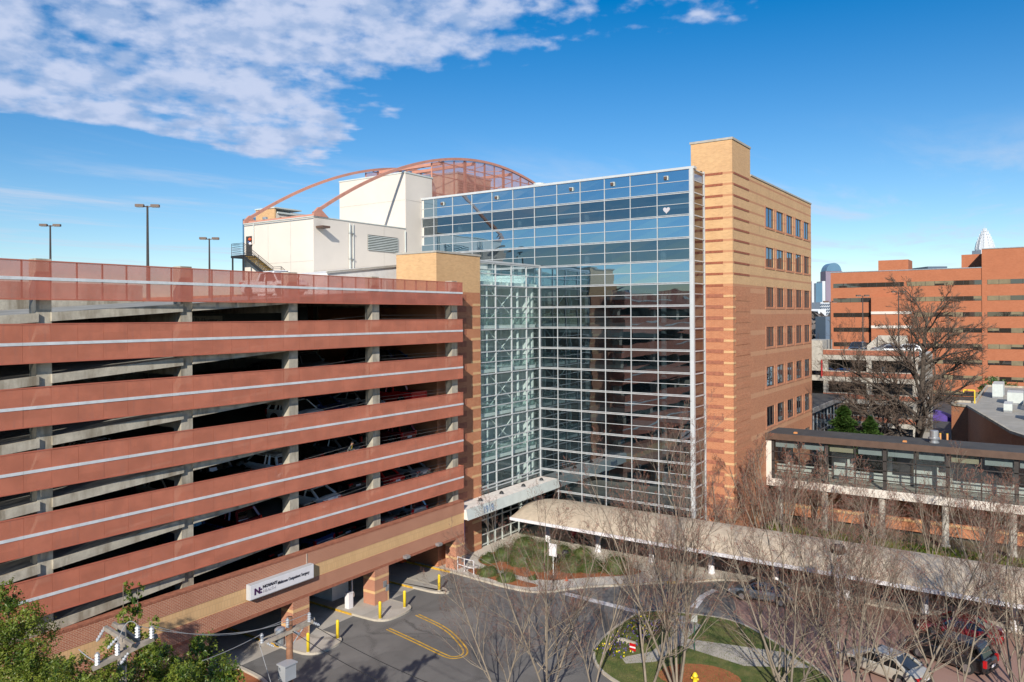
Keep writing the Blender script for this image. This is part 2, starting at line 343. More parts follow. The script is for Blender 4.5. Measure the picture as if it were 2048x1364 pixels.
# ---------------------------------------------------------------- mesh helpers
class MB:
    def __init__(s): s.v = []; s.f = []; s.mi = []; s.cur = 0
    def add(s, vs, fs):
        n = len(s.v); s.v += [tuple(p) for p in vs]
        for f in fs: s.f.append(tuple(i+n for i in f)); s.mi.append(s.cur)
        return s
    def box(s, x0, x1, y0, y1, z0, z1):
        if x0 > x1: x0, x1 = x1, x0
        if y0 > y1: y0, y1 = y1, y0
        if z0 > z1: z0, z1 = z1, z0
        v = [(x0,y0,z0),(x1,y0,z0),(x1,y1,z0),(x0,y1,z0),(x0,y0,z1),(x1,y0,z1),(x1,y1,z1),(x0,y1,z1)]
        return s.add(v, [(0,3,2,1),(4,5,6,7),(0,1,5,4),(1,2,6,5),(2,3,7,6),(3,0,4,7)])
    def quad(s, a, b, c, d): return s.add([a, b, c, d], [(0, 1, 2, 3)])
    def prism(s, poly, z0, z1):
        a = sum(poly[i][0]*poly[(i+1) % len(poly)][1]-poly[(i+1) % len(poly)][0]*poly[i][1] for i in range(len(poly)))
        if a < 0: poly = poly[::-1]
        n = len(poly)
        v = [(p[0], p[1], z0) for p in poly]+[(p[0], p[1], z1) for p in poly]
        f = [tuple(range(n))[::-1], tuple(range(n, 2*n))]+[(i, (i+1) % n, n+(i+1) % n, n+i) for i in range(n)]
        return s.add(v, f)
    def extr(s, poly, ax, a0, a1):
        """poly in the plane normal to axis ax, extruded from a0 to a1"""
        n = len(poly); mk = {'x': lambda p, a: (a, p[0], p[1]), 'y': lambda p, a: (p[0], a, p[1])}[ax]
        v = [mk(p, a0) for p in poly]+[mk(p, a1) for p in poly]
        return s.add(v, [tuple(range(n)), tuple(range(n, 2*n))[::-1]]+[(i, n+i, n+(i+1) % n, (i+1) % n) for i in range(n)])
    def tube(s, p0, p1, r0, r1=None, n=6, cap=True):
        r1 = r0 if r1 is None else r1
        p0 = Vector(p0); p1 = Vector(p1); d = p1-p0
        if d.length < 1e-6: return s
        d.normalize(); u = d.orthogonal().normalized(); w = d.cross(u)
        v = []
        for p, r in ((p0, r0), (p1, r1)):
            for i in range(n):
                a = 2*math.pi*i/n; v.append(p+u*(math.cos(a)*r)+w*(math.sin(a)*r))
        f = [(i, (i+1) % n, n+(i+1) % n, n+i) for i in range(n)]
        if cap: f += [tuple(range(n))[::-1], tuple(range(n, 2*n))]
        return s.add(v, f)
    def path(s, pts, r, n=5):
        for i in range(len(pts)-1): s.tube(pts[i], pts[i+1], r, r, n)
        return s
    def lathe(s, prof, c=(0, 0, 0), n=16, axis='z'):
        v = []
        for r, z in prof:
            for i in range(n):
                a = 2*math.pi*i/n; p = (r*math.cos(a), r*math.sin(a), z)
                if axis == 'y': p = (p[0], p[2], p[1])
                if axis == 'x': p = (p[2], p[0], p[1])
                v.append((c[0]+p[0], c[1]+p[1], c[2]+p[2]))
        f = []
        for j in range(len(prof)-1):
            for i in range(n):
                f.append((j*n+i, j*n+(i+1) % n, (j+1)*n+(i+1) % n, (j+1)*n+i))
        f += [tuple(range(n))[::-1], tuple(range((len(prof)-1)*n, len(prof)*n))]
        return s.add(v, f)
    def grid(s, rows, closed=False):
        m = len(rows[0]); v = [p for r in rows for p in r]; f = []
        for j in range(len(rows)-1):
            for i in range(m if closed else m-1):
                k = (i+1) % m; f.append((j*m+i, j*m+k, (j+1)*m+k, (j+1)*m+i))
        return s.add(v, f)
def wloc(o):
    l = Vector((0, 0, 0))
    while o: l = l+o.location; o = o.parent
    return l
def obj(name, mb, mats, parent=None, smooth=False, world=True):
    me = bpy.data.meshes.new(name); me.from_pydata(mb.v, [], mb.f)
    mats = mats if isinstance(mats, (list, tuple)) else [mats]
    for m in mats: me.materials.append(m)
    if len(mats) > 1: me.polygons.foreach_set('material_index', mb.mi)
    if smooth: me.polygons.foreach_set('use_smooth', [True]*len(me.polygons))
    me.update()
    o = bpy.data.objects.new(name, me); COL.objects.link(o)
    if parent:
        o.parent = parent
        if world: o.location = -wloc(parent)
    return o
def tag(o, label, cat, group=None):
    o['label'] = label; o['category'] = cat
    if group: o['group'] = group
    return o
def thing(name, loc, label, cat, group=None):
    o = bpy.data.objects.new(name, None); o.empty_display_size = .3; COL.objects.link(o); o.location = loc
    return tag(o, label, cat, group)
def struct(name, mb, m, smooth=False):
    o = obj(name, mb, m, None, smooth); o['kind'] = 'structure'; return o
def stuff(name, mb, m, parent=None):
    o = obj(name, mb, m, parent); o['kind'] = 'stuff'; return o
def copy_tree(o, parent=None, mats=None):
    c = o.copy(); COL.objects.link(c)
    if parent: c.parent = parent
    if mats and o.type == 'MESH':
        for i, sl in enumerate(c.material_slots):
            if sl.material in mats:
                nm = mats[sl.material]; sl.link = 'OBJECT'; sl.material = nm
    for ch in [x for x in bpy.data.objects if x.parent == o]: copy_tree(ch, c, mats)
    return c
def text(name, s, size, m, parent, loc, rot, ext=.01, align='LEFT', scx=1.0, bold=0):
    cu = bpy.data.curves.new('tmp', 'FONT'); cu.body = s; cu.size = size; cu.extrude = ext; cu.align_x = align; cu.offset = bold; cu.resolution_u = 3
    to = bpy.data.objects.new('tmp', cu); COL.objects.link(to)
    me = bpy.data.meshes.new_from_object(to.evaluated_get(bpy.context.evaluated_depsgraph_get()))
    bpy.data.objects.remove(to); me.name = name
    me.transform(Matrix.Translation(loc) @ Euler(rot).to_matrix().to_4x4() @ Matrix.Scale(scx, 4, (1, 0, 0)))
    me.materials.clear(); me.materials.append(m)
    o = bpy.data.objects.new(name, me); COL.objects.link(o)
    if parent: o.parent = parent; o.location = -wloc(parent)
    return o
FRONT = (R(90), 0, 0)             # reads on a face that looks towards -Y
# ================================================================ GROUND
Z = 0.0
struct('ground', MB().add([(-1500,-1500,-.25),(4000,-1500,-.25),(4000,4000,-.25),(-1500,4000,-.25)], [(0,1,2,3)]), EARTH)
def flat(name, poly, z, m, kind=True):
    n = len(poly)
    a = sum(poly[i][0]*poly[(i+1) % n][1]-poly[(i+1) % n][0]*poly[i][1] for i in range(n))
    if a < 0: poly = poly[::-1]
    return struct(name, MB().add([(p[0], p[1], z) for p in poly], [tuple(range(n))]), m)
def smooth_poly(pts, it=2, closed=True):
    for _ in range(it):
        q = []; n = len(pts)
        for i in range(n if closed else n-1):
            a, b = pts[i], pts[(i+1) % n]
            q += [(a[0]*.75+b[0]*.25, a[1]*.75+b[1]*.25), (a[0]*.25+b[0]*.75, a[1]*.25+b[1]*.75)]
        pts = q if closed else [pts[0]]+q+[pts[-1]]
    return pts
def offset_line(pts, d):
    out = []
    for i, p in enumerate(pts):
        a = pts[max(0, i-1)]; b = pts[min(len(pts)-1, i+1)]
        t = Vector((b[0]-a[0], b[1]-a[1])); t.normalize(); out.append((p[0]-t.y*d, p[1]+t.x*d))
    return out
def band(pts, w, z0, z1, mb=None):
    mb = mb or MB(); L = offset_line(pts, w/2); Rr = offset_line(pts, -w/2)
    for i in range(len(pts)-1): mb.prism([L[i], L[i+1], Rr[i+1], Rr[i]], z0, z1)
    return mb
def strip(pts, w, z, mb=None):
    mb = mb or MB(); L = offset_line(pts, w/2); Rr = offset_line(pts, -w/2)
    mb.grid([[(p[0], p[1], z) for p in L], [(p[0], p[1], z) for p in Rr]]); return mb

flat('driveway', [(10,8),(60,-16),(75,-16),(75,60),(10,60)], 0, ASPH)
flat('garage_floor', [(14,39.9),(50.6,39.9),(50.6,88),(14,88)], .006, DRIVE)
curb = smooth_poly([(49.6,44.0),(49.4,40.0),(49.1,36.4),(48.9,34.0),(49.1,32.0),(49.8,30.9),(51.1,30.0),(52.7,28.8),(54.3,26.7),(56.3,24.9),(57.6,23.0),(60.6,20.0),(60.6,14),(60.4,5),(60.2,-14)], 2, False)
struct('pavement', MB().prism(curb+[(75,-14),(75,44)], -.1, .13), WALK)
struct('kerb', band(curb, .18, -.1, .145), KERB)
fy = [p for p in curb if 20.5 < p[1] < 27.6]
struct('yellow_kerb_line', band([(p[0]-.095, p[1]) for p in fy], .03, 0, .147), YEL)
struct('yellow_kerb_line', band([(49.28,45.8),(49.28,40.0)], .05, 0, .15), YEL)
flat('planting_bed', smooth_poly([(52.0,38.5),(52.8,39.9),(54.3,40.3),(56.6,39.6),(58.8,33.8),(57.9,31.8),(58.3,28.5),(58.0,26.6),(56.3,27.3),(54.6,29.4),(52.9,31.0),(51.7,32.1),(51.4,34.9)], 2), .142, MULCH)
flat('planting_bed', smooth_poly([(51.1,39.0),(51.2,36.6),(50.6,34.0),(50.6,31.9),(49.6,32.4),(49.35,34.2),(49.7,36.8),(50.0,39)], 2), .142, MULCH)
# pavers and the loop island
pav = smooth_poly([(61,20.0),(58.6,20.2),(56.0,18.6),(52.3,17.2),(50.4,14.0),(46.4,8.9),(44,-6),(60.2,-8),(60.4,14)], 1)
flat('paver_road', pav, .005, PAVER)
isl = smooth_poly([(50.4,23.3),(48.6,23.5),(46.2,23.6),(43.4,23.4),(41.2,22.4),(39.7,20.4),(38.6,16.5),(41,11.5),(44.5,8.5),(46.6,9.6),(50.2,14.2),(52.2,17.2),(51.6,20.4)], 2)
struct('island', MB().prism(isl, -.05, .12), GRASS)
struct('kerb', band(isl+[isl[0]], .16, -.05, .14), KERB)
flat('path', [(50.9,20.5),(50.0,18.9),(46.2,18.9),(43.2,19.2),(42.0,20.6),(42.6,21.2),(44.4,20.0),(47.5,19.9),(49.6,20.9),(50.3,21.6)], .132, DRIVE)  # both paths take the darker concrete: shade put into their colour
flat('path', [(46.2,18.9),(47.4,18.9),(48.8,13.2),(47.5,11.2),(45.6,14.6)], .134, DRIVE)
flat('planting_bed', smooth_poly([(42.6,22.6),(46.6,23.2),(49.3,23.0),(49.4,21.6),(47.0,20.6),(44.6,21.0),(42.4,21.5)], 2), .128, basic('flower_soil', (.17, .10, .06), .9, .3, 3, fine=.5))
flat('planting_bed', smooth_poly([(41.2,18.6),(43.6,18.4),(44.9,15.9),(43.6,13.6),(41.0,15.6)], 2), .128, MULCH)
struct('stop_line', strip([(50.4,29.8),(50.25,26.5),(50.1,23.2)], .62, .006), WPAINT)
struct('lane_marking', strip([(53.0,20.6),(55.6,20.9),(57.4,20.6)], .5, .007), WPAINT)
loop = smooth_poly([(38.0,36.35),(37.5,33.4),(36.95,30.7),(36.9,29.9),(37.5,29.4),(38.3,29.6),(39.2,30.8),(40.5,33.1),(41.2,36.3)], 2, False)
lm = strip(loop, .11, .006); strip(offset_line(loop, .26), .11, .006, lm)
struct('lane_marking', lm, YEL)
# grass behind the tower walkway, side yard, rear yard
flat('lawn', [(66,-14),(78,-14),(78,22.7),(68.6,22.7),(66,19)], .15, GRASS)
flat('rear_yard', [(84,-30),(225,-30),(225,60),(98.2,60),(98.2,22.8),(84,22.8)], -.1, ROOFD)
def island(x0, x1, nm):
    poly = smooth_poly([(x0,46),(x0,38.4),(x0+.3,37.5),(x0+.9,37.15),(x1-.9,37.15),(x1-.2,37.5),(x1,38.4),(x1,46)], 2, False)
    t = struct('kerb_island', MB().prism(poly, -.05, .13), DRIVE)
    struct('kerb', band(poly, .13, -.05, .14), KERB)
    struct('yellow_kerb_line', MB().box(x0-.09, x0-.055, 40.1, 46, 0, .145), YEL)
island(32.2, 35.3, 'a'); island(38.5, 42.0, 'b'); island(44.9, 46.1, 'c')
struct('kerb', band(smooth_poly([(29.0,46),(28.9,39.2),(28.6,36.5),(27.0,34.6),(22,33.5)], 2, False), .22, -.05, .14), KERB)
flat('planting_bed', [(28.9,39.7),(28.5,36.6),(27.0,34.7),(22,33.6),(8,33),(8,39.7)], .02, MULCH)

# ================================================================ PARKING GARAGE
GY = 39.8; GX0 = -14.0; GX1 = 50.95
COLX = [-12.2, -4.6, 3.0, 10.65, 18.3, 25.95, 33.6, 41.2, 50.45]
g = thing('parking_garage', (18, 60, 0), 'six-level parking garage with perforated red-brown metal bands on the left of the glass block', 'parking garage')
def ramp(x): return .068*(min(x, 41.2)-33.6)
for k in range(7):                               # decks: level k at z = 22.3 - 3.05 k
    z = 22.3-3.05*k; x0 = GX0
    if k < 6:
        mb = MB()
        zq = z+ramp(41.2); mb.box(41.2, 50.3, 40.35, 57, zq-.28, zq)
        zr = z+ramp(x0)
        mb.add([(x0,40.35,zr-.28),(41.2,40.35,zq-.28),(41.2,57,zq-.28),(x0,57,zr-.28),(x0,40.35,zr),(41.2,40.35,zq),(41.2,57,zq),(x0,57,zr)],
               [(0,3,2,1),(4,5,6,7),(0,1,5,4),(2,3,7,6),(3,0,4,7)])
        mb.box(x0, 50.3, 57.3, 90, z-.28, z)
        mb.box(33.6, 50.3, 57, 57.3, z-.28, z)
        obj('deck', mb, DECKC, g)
        mb = MB()                                   # sloping edge beam
        for (xa, xb) in [(COLX[i]+.3, COLX[i+1]-.3) for i in range(len(COLX)-1)]:
            za, zb = z+ramp(xa), z+ramp(xb)
            mb.add([(xa,40.12,za-.40),(xb,40.12,zb-.40),(xb,40.35,zb-.40),(xa,40.35,za-.40),(xa,40.12,za+.04),(xb,40.12,zb+.04),(xb,40.35,zb+.04),(xa,40.35,za+.04)],
                   [(0,3,2,1),(4,5,6,7),(0,1,5,4),(1,2,6,5),(2,3,7,6),(3,0,4,7)])
        for cx in COLX:                             # cross beams under the deck
            mb.add([(cx-.2,40.7,z+ramp(cx)-1.0),(cx+.2,40.7,z+ramp(cx)-1.0),(cx+.2,56.6,z+ramp(cx)-1.0),(cx-.2,56.6,z+ramp(cx)-1.0),
                    (cx-.2,40.7,z+ramp(cx)-.282),(cx+.2,40.7,z+ramp(cx)-.282),(cx+.2,56.6,z+ramp(cx)-.282),(cx-.2,56.6,z+ramp(cx)-.282)],
                   [(0,3,2,1),(0,1,5,4),(1,2,6,5),(2,3,7,6),(3,0,4,7)])
        obj('edge_beam', mb, CONC, g)
for cx in COLX:
    if cx < 9: continue
    zb = 0 if cx < 20 else 4.0
    mb = MB().box(cx-.36, cx+.36, 40.28, 41.0, zb, 23.95)
    obj('column', mb, CONC, g)
mb = MB()
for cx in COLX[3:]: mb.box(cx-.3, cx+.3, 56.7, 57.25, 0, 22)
obj('inner_columns', mb, DECKC, g)
mb = MB().box(GX0, 33.2, 57.26, 57.5, 0, 23.55); obj('ramp_wall', mb, CONC, g)
mb = MB().box(GX0, 50.3, 89.7, 90, 0, 23.5); obj('rear_wall', mb, CONC, g)
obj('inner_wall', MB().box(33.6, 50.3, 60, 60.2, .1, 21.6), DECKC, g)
mb = MB().box(50.3, 50.6, 43.6, 90, 0, 23.4); obj('side_wall', mb, REDB, g)
# perforated bands: two mesh halves, seams and a galvanised stripe
for k in range(6):
    zt = 23.8-3.05*k; zb = zt-1.86; zm = (zt+zb)/2-.02
    if k == 0: zm = zt-.86
    for (a, b_) in ((zb, zm-.075), (zm+.075, zt)):
        mb = MB(); xs = [GX0]+[COLX[0]+1.275*i for i in range(50) if COLX[0]+1.275*i < GX1-.5]+[GX1]
        for i in range(len(xs)-1):
            o_ = random.uniform(-.006, .006)
            mb.box(xs[i]+.006, xs[i+1]-.006, GY+.004+o_, GY+.012+o_, a, b_)
        mb.box(GX1-.012, GX1-.004, GY+.02, 41.4, a, b_)
        obj('perforated_band', mb, PANEL2 if k == 0 else PANEL, g)
    mb = MB()
    for z in (zt, zb): mb.box(GX0, GX1, GY-.012, GY+.05, z-.03, z+.03)
    for i, x in enumerate(xs[1:-1]):
        mb.box(x-.035, x+.035, GY+.03, GY+.09, zb+.03, zt-.03)
    obj('band_frame', mb, SEAM, g)
    mb = MB()
    for i in range(0, len(xs)-1, 2):
        mb.box(xs[i]+.005, xs[min(i+2, len(xs)-1)]-.005, GY-.02, GY+.03, zm-.073, zm+.073)
    obj('metal_stripe', mb, STRIP, g)
# guard cables behind the bands and over the brick wall
mb = MB()
for k in range(1, 7):
    z = 22.3-3.05*k
    for h in (.85, 1.1, 1.35):
        mb.tube((41.6, 40.62, z+h+.52), (50.2, 40.62, z+h+.52), .008, n=3); mb.tube((33.96, 40.62, z+h), (40.9, 40.62, z+h+.5), .008, n=3)
obj('guard_cables', mb, WIREL, g)
# brick base wall with buff tile band, piers, portals
mb = MB().box(GX0, GX1, GY-.02, 40.26, 4.62, 5.55).box(GX0, GX1, GY-.02, 40.26, 2.65, 3.76)
mb.box(GX0, 29.0-3.1, GY-.02, 40.26, -.1, 2.65)
mb.box(GX1-.3, GX1, 40.26, 43.6, 0, 5.55)
obj('brick_wall', mb, GARB, g)
obj('buff_band', MB().box(GX0, GX1, GY, 40.24, 3.76, 4.62).box(GX1-.28, GX1-.02, 40.26, 43.6, 3.76, 4.62), GART, g)
mb = MB(); x = GX0
while x < GX1-.1:
    mb.box(x+.006, x+.084, GY-.045, 40.28, 5.55, 5.66); mb.box(x+.006, x+.084, GY-.035, 40.0, 2.65, 2.85); x += .09
stuffc = obj('brick_coping', mb, DKB, g)
for x0, x1 in ((25.9,26.9),(33.0,34.35),(40.4,41.85),(49.85,GX1)):
    mb = MB().box(x0, x1, GY-.04, 40.9, 0, 2.65); pr = obj('pier', mb, GARB, g)
    for z in (.95, 1.95): obj('buff_course', MB().box(x0-.006, x1+.006, GY-.05, 40.906, z, z+.2), GART, pr)
    obj('corner_strip', MB().box(x1-.12, x1+.006, GY-.052, GY+.1, 0, .94), GART, pr)
for x0, z0, w, h in ((41.25,1.2,.35,.45),(41.5,.85,.35,.45),(50.5,.6,.4,.5)):
    obj('metal_plate', MB().box(x0, x0+w, GY-.07, GY-.055, z0, z0+h), GALV, g)
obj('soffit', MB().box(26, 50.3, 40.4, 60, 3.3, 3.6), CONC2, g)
for px_ in (43.6, 47.4):
    t = thing('wall_light', (px_, GY-.1, 2.75), 'grey box floodlight on the brick beam over the %s garage exit' % ('middle' if px_ < 45 else 'right'), 'wall light', 'box floodlights over the garage exits')
    obj('housing', MB().box(px_-.22, px_+.22, GY-.42, GY-.05, 2.78, 2.98), GALV, t)
    obj('lens', MB().box(px_-.18, px_+.18, GY-.38, GY-.1, 2.755, 2.778), CLRL, t)
obj('conduit', MB().box(34.15, 34.19, GY-.06, GY-.02, 4.85, 5.5), CONCL, g)
# sliding door lobby and ticket booth inside the ground level
lob = MB(); obj('lobby_glass', MB().box(42.5, 49.3, 46.3, 46.34, .15, 3.2), BRG, g)
for x in (42.5, 44.2, 45.9, 47.6, 49.3): lob.box(x-.05, x+.05, 46.2, 46.4, .1, 3.3)
lob.box(42.5, 49.3, 46.2, 46.4, 1.0, 1.08)
obj('lobby_frame', lob, ALU, g); obj('lobby_wall', MB().box(42.4, 49.5, 49.5, 49.7, 0, 3.3), INTW, g)
t = thing('orange_cabinet', (49.0, 45, .13), 'tall orange bin standing beside the right garage pier', 'cabinet')
obj('cabinet_body', MB().box(48.6, 49.25, 44.7, 45.4, .13, 1.5), ORANGE, t); obj('cabinet_lid', MB().box(48.56, 49.29, 44.66, 45.44, 1.5, 1.58), BLKMET, t)
t = thing('ticket_booth', (40.2, 43.0, .13), 'dark glazed attendant booth in the garage entrance behind the barrier', 'booth')
obj('booth_wall', MB().box(39.3, 40.9, 43, 45, .13, 1.2), INTW, t); obj('booth_window', MB().box(39.32, 40.88, 43.02, 44.98, 1.2, 2.2), CARG, t)
obj('booth_roof', MB().box(39.2, 41, 42.9, 45.1, 2.2, 2.4), ALU, t)
t = thing('barrier_gate', (39.1, 41, .13), 'white parking barrier with raised arm in the garage entrance', 'barrier')
obj('cabinet', MB().box(38.9, 39.32, 40.85, 41.25, .13, 1.2).box(38.87, 39.35, 40.82, 41.28, 1.2, 1.26), SIGNW, t)
obj('arm', MB().box(39.36, 39.41, 40.98, 41.08, 1.0, 3.2), SIGNW, t)
obj('drive_box', MB().box(39.33, 39.5, 40.9, 41.2, .85, 1.15), GALV, t)
# ELEVATOR sign and lobby on the upper level (facing the street)
obj('elevator_wall', MB().box(33.9, 45, 52.0, 52.2, 19.26, 21.9), INTD, g)
t = thing('elevator_sign', (35, 51.9, 20.2), 'dark hanging panel with the word Elevator under the garage roof', 'sign')
obj('sign_panel', MB().box(33.9, 36.4, 51.8, 51.9, 20.55, 21.15), CONCL, t)
text('lettering', 'P1 Elevator', .42, INKD, t, (34.05, 51.79, 20.7), FRONT)
for k in range(1, 7):                               # round ceiling lights in the decks
    for x, y in ((21.5, 46), (28.5, 46), (37.4, 46), (45.5, 46)):
        if (k > 2 and x > 30) or k > 3: continue
        z = 22.3-3.05*(k-1)+ramp(x)-.3
        t = thing('ceiling_light', (x, y, z), 'round pale ceiling light under deck %d of the garage, %s bay' % (k, {21.5: 'far left', 28.5: 'left', 37.4: 'middle', 45.5: 'right'}[x]), 'ceiling light', 'round ceiling lights under the garage decks')
        obj('diffuser', MB().lathe([(.16,-.16),(.27,-.12),(.3,-.03),(.24,0)], (x, y, z), 14), CLRL, t)

# bollards
def bollard(x, y, lab):
    t = thing('bollard', (x, y, .13), lab, 'bollard', 'yellow bollards on the kerb islands')
    obj('post', MB().lathe([(.105,0),(.105,1.1),(.10,1.16),(.06,1.21),(0.01,1.22)], (x, y, .13), 14), YELB, t, smooth=True)
    obj('base_collar', MB().lathe([(.14,0),(.14,.03),(.11,.05)], (x, y, .13), 14), KERB, t)
for x, y, l in ((32.5,37.75,'near-left corner of the island below the white sign'),(34.95,37.75,'right corner of the island below the white sign'),
                (38.85,37.75,'left corner of the island with the barrier'),(41.35,37.75,'right corner of the island with the barrier'),(45.4,37.9,'tip of the narrow island by the right exit')):
    bollard(x, y, 'yellow bollard on the '+l)

# wall sign
t = thing('wall_sign', (31, GY-.2, 4.2), 'long white box sign reading Novant Health Midtown Outpatient Surgery on the brick wall', 'sign')
SX0, SX1 = 29.5, 34.4
obj('sign_box', MB().box(SX0, SX1, GY-.42, GY-.03, 3.96, 4.80), SIGNW, t)
obj('sign_rim', MB().box(SX0-.03, SX1+.03, GY-.40, GY-.05, 3.92, 3.96).box(SX0-.03, SX1+.03, GY-.40, GY-.05, 4.80, 4.84).box(SX0-.03, SX0, GY-.40, GY-.05, 3.96, 4.80).box(SX1, SX1+.03, GY-.40, GY-.05, 3.96, 4.80), ALU, t)
ys = GY-.43
text('monogram', 'N:', .52, INKP, t, (29.76, ys, 4.19), FRONT, bold=.022, scx=1.1)
text('name_line', 'NOVANT', .25, INKD, t, (30.38, ys, 4.42), FRONT, bold=.008, scx=1.02)
text('name_line', 'HEALTH', .25, INKG, t, (30.38, ys, 4.16), FRONT, scx=1.02)
text('caption', 'Midtown Outpatient Surgery', .27, INKD, t, (31.50, ys, 4.33), FRONT, bold=.002, scx=.80)

# roof lamps on the garage
def lamp(x, y, z0, h, lab, s=1.0, rot=0):
    t = thing('parking_lamp', (x, y, z0), lab, 'lamp post', 'dark lamp posts on the garage roof')
    obj('pole', MB().tube((x, y, z0), (x, y, z0+h), .14*s, .08*s, 8), DKMET, t)
    obj('base', MB().lathe([(.3,0),(.3,.5),(.16,.55)], (x, y, z0), 12), CONCL, t)
    ux, uy = math.cos(rot), math.sin(rot)
    for sg in (-1, 1):
        a = MB().tube((x, y, z0+h-.1), (x+ux*sg*.4, y+uy*sg*.4, z0+h-.02), .05, n=5)
        c = Vector((x+ux*sg*.62, y+uy*sg*.62)); q = []
        for (p_, w_) in ((-.34,-.2),(.34,-.2),(.34,.2),(-.34,.2)): q.append((c.x+ux*p_-uy*w_, c.y+uy*p_+ux*w_))
        a.prism(q, z0+h-.1, z0+h+.12)
        hd = obj('lamp_head', a, BRNMET, t)
        q2 = [(c.x+(p_[0]-c.x)*.8, c.y+(p_[1]-c.y)*.8) for p_ in q]
        obj('lens', MB().prism(q2, z0+h-.13, z0+h-.102), CLRL, hd)
lamp(37, 63, 22.02, 8.6, 'tall dark twin-head lamp post, middle and nearest of three on the garage roof', 1.05, R(-45))
lamp(38, 82.2, 22.02, 8.4, 'dark twin-head lamp post at the far left of the garage roof', 1, R(-45))
lamp(48.4, 71.0, 22.02, 7.2, 'dark twin-head lamp post near the outside staircase', .9, R(-45))

# ================================================================ BRICK STAIR TOWER OF THE GARAGE
def coping(x0, x1, y0, y1, z, p, m=None, t=.16, o=.06):
    obj('coping', MB().box(x0-o, x1+o, y0-o, y1+o, z, z+t), m or CONCL, p)
st = thing('brick_stair_tower', (52.6, 43, 0), 'narrow brick stair tower with buff top between the garage and the glass atrium', 'tower')
obj('red_wall', MB().box(49.6, 55.68, 41.5, 46, 0, 23.1), REDB, st)
obj('buff_wall', MB().box(49.6, 55.68, 41.5, 46, 23.1, 26.35), TANB, st)
coping(49.6, 55.68, 41.5, 46, 26.35, st)
z = 21.9; i = 0
while z > .4:
    obj('quoin_course', MB().box(54.55-.25*(i % 2), 55.69, 41.49, 41.6, z, z+.22), TANB, st)
    z -= 1.015; i += 1
z = 22.4
while z > .4:
    obj('relief_course', MB().box(51.5, 53.6, 41.475, 41.6, z, z+.5), DKB, st); z -= 1.015
# banner and pipe rail
t = thing('banner', (52.3, 41.4, 1.2), 'purple and white banner hung on the brick beside the entrance doors', 'banner')
obj('cloth', MB().box(51.6, 53.1, 41.38, 41.42, .9, 3.6), PURP, t)
obj('white_panel', MB().box(51.7, 53.0, 41.36, 41.379, 1.7, 2.2), SIGNW, t)
mb = MB()
for z in (2.5, 2.8, 3.1, 3.3): mb.box(51.9, 52.8, 41.365, 41.379, z, z+.1)
obj('lettering', mb, SIGNW, t)
t = thing('handrail', (50.2, 38.9, .14), 'white tubular handrail beside the right garage pier', 'handrail')
mb = MB()
pp = [(49.95,39.7),(49.8,38.9),(49.75,37.9)]
for (x, y) in pp: mb.tube((x, y, .14), (x, y, 1.2), .035, n=8)
for z in (.6, 1.2): mb.path([(x, y, z) for x, y in pp], .035, 8)
obj('rails', mb, SIGNW, t)

# ================================================================ MAIN GLASS BLOCK + BRICK TOWER
XG = 66.0; FH = 4.06; ZT = 34.05; HB = 2.03
b = thing('medical_office_block', (82, 40, 0), 'tall office block with white-gridded glass curtain wall and striped brick corner tower', 'office building')
ym = [25.8, 28.9, 31.6, 34.3, 36.95, 39.6, 42.25, 44.9, 47.55, 50.2, 52.85, 55.5, 57.3]
nrow = 17
def rowz(i): return ZT-HB*(i+1), ZT-HB*i
for i in range(nrow):
    sp = MB(); vi = MB()
    z0, z1 = rowz(i); z0 = max(z0, 0.13)
    tgt = sp if i % 2 == 0 else vi
    for j in range(len(ym)-1):
        zm_ = (z0+z1)/2
        for (a_, c_) in ((z0, zm_), (zm_, z1)):
            ox = random.uniform(-.016, .016); oy = random.uniform(-.014, .014)
            if ym[j] > 41.6 and z1 < 26.0: continue
            tt = tgt
            if i >= 6: tt = vi
            tt.quad((XG+ox, ym[j+1]-.03, a_+.02), (XG+oy, ym[j]+.03, a_+.02), (XG+oy*.4, ym[j]+.03, c_-.02), (XG+ox*.6, ym[j+1]-.03, c_-.02))
    if sp.v: obj('spandrel_glazing', sp, SPAN, b)
    if vi.v: obj('vision_glazing', vi, VIS, b)
mu = MB()
for y in ym:
    lo = 0.13 if y < 42 else 24.0
    mu.box(XG-.075, XG+.05, y-.028, y+.028, lo, ZT)
mu2 = MB(); mu3 = MB()
for i in range(nrow+1):
    z = ZT-HB*i
    if z < .2: break
    y1 = 57.3 if z > 25.9 else 41.65
    if i: mu2.box(XG-.10, XG+.04, ym[0], y1, z-.105, z-.06); mu2.box(XG-.105, XG+.04, ym[0], y1, z+.03, z+.072); mu3.box(XG-.05, XG+.04, ym[0], y1, z-.06, z+.03)
    mu2.box(XG-.07, XG+.04, ym[0], y1, z-HB/2-.021, z-HB/2+.021)
obj('mullions', mu, ALU, b); obj('transoms', mu2, ALU, b); obj('transom_recess', mu3, GALV, b)
obj('corner_post', MB().box(XG-.16, XG+.14, 25.42, 25.75, .13, ZT+.05), ALU, b)
obj('roof_edge', MB().box(XG-.14, XG+.5, 25.32, 57.3, ZT, ZT+.22), ALU, b)
# return side of the glass (faces -Y)
rm = MB(); RET = glass('return_glass', (.62, .55, .5), .16, .80, (.02, .02, .02), (.9, .9, .95))
for i in range(nrow):
    z0, z1 = rowz(i); z0 = max(z0, .13)
    obj('return_glazing', MB().quad((XG+.15, 25.5, z0), (68.75, 25.5, z0), (68.75, 25.5, z1), (XG+.15, 25.5, z1)), RET, b)
    rm.box(XG+.14, 68.75, 25.42, 25.54, z1-.12, z1-.02); rm.box(XG+.14, 68.75, 25.44, 25.52, (z0+z1)/2-.03, (z0+z1)/2+.03)
rm.box(68.6, 68.78, 25.4, 25.55, .13, ZT+.1)
obj('return_frame', rm, ALU, b)
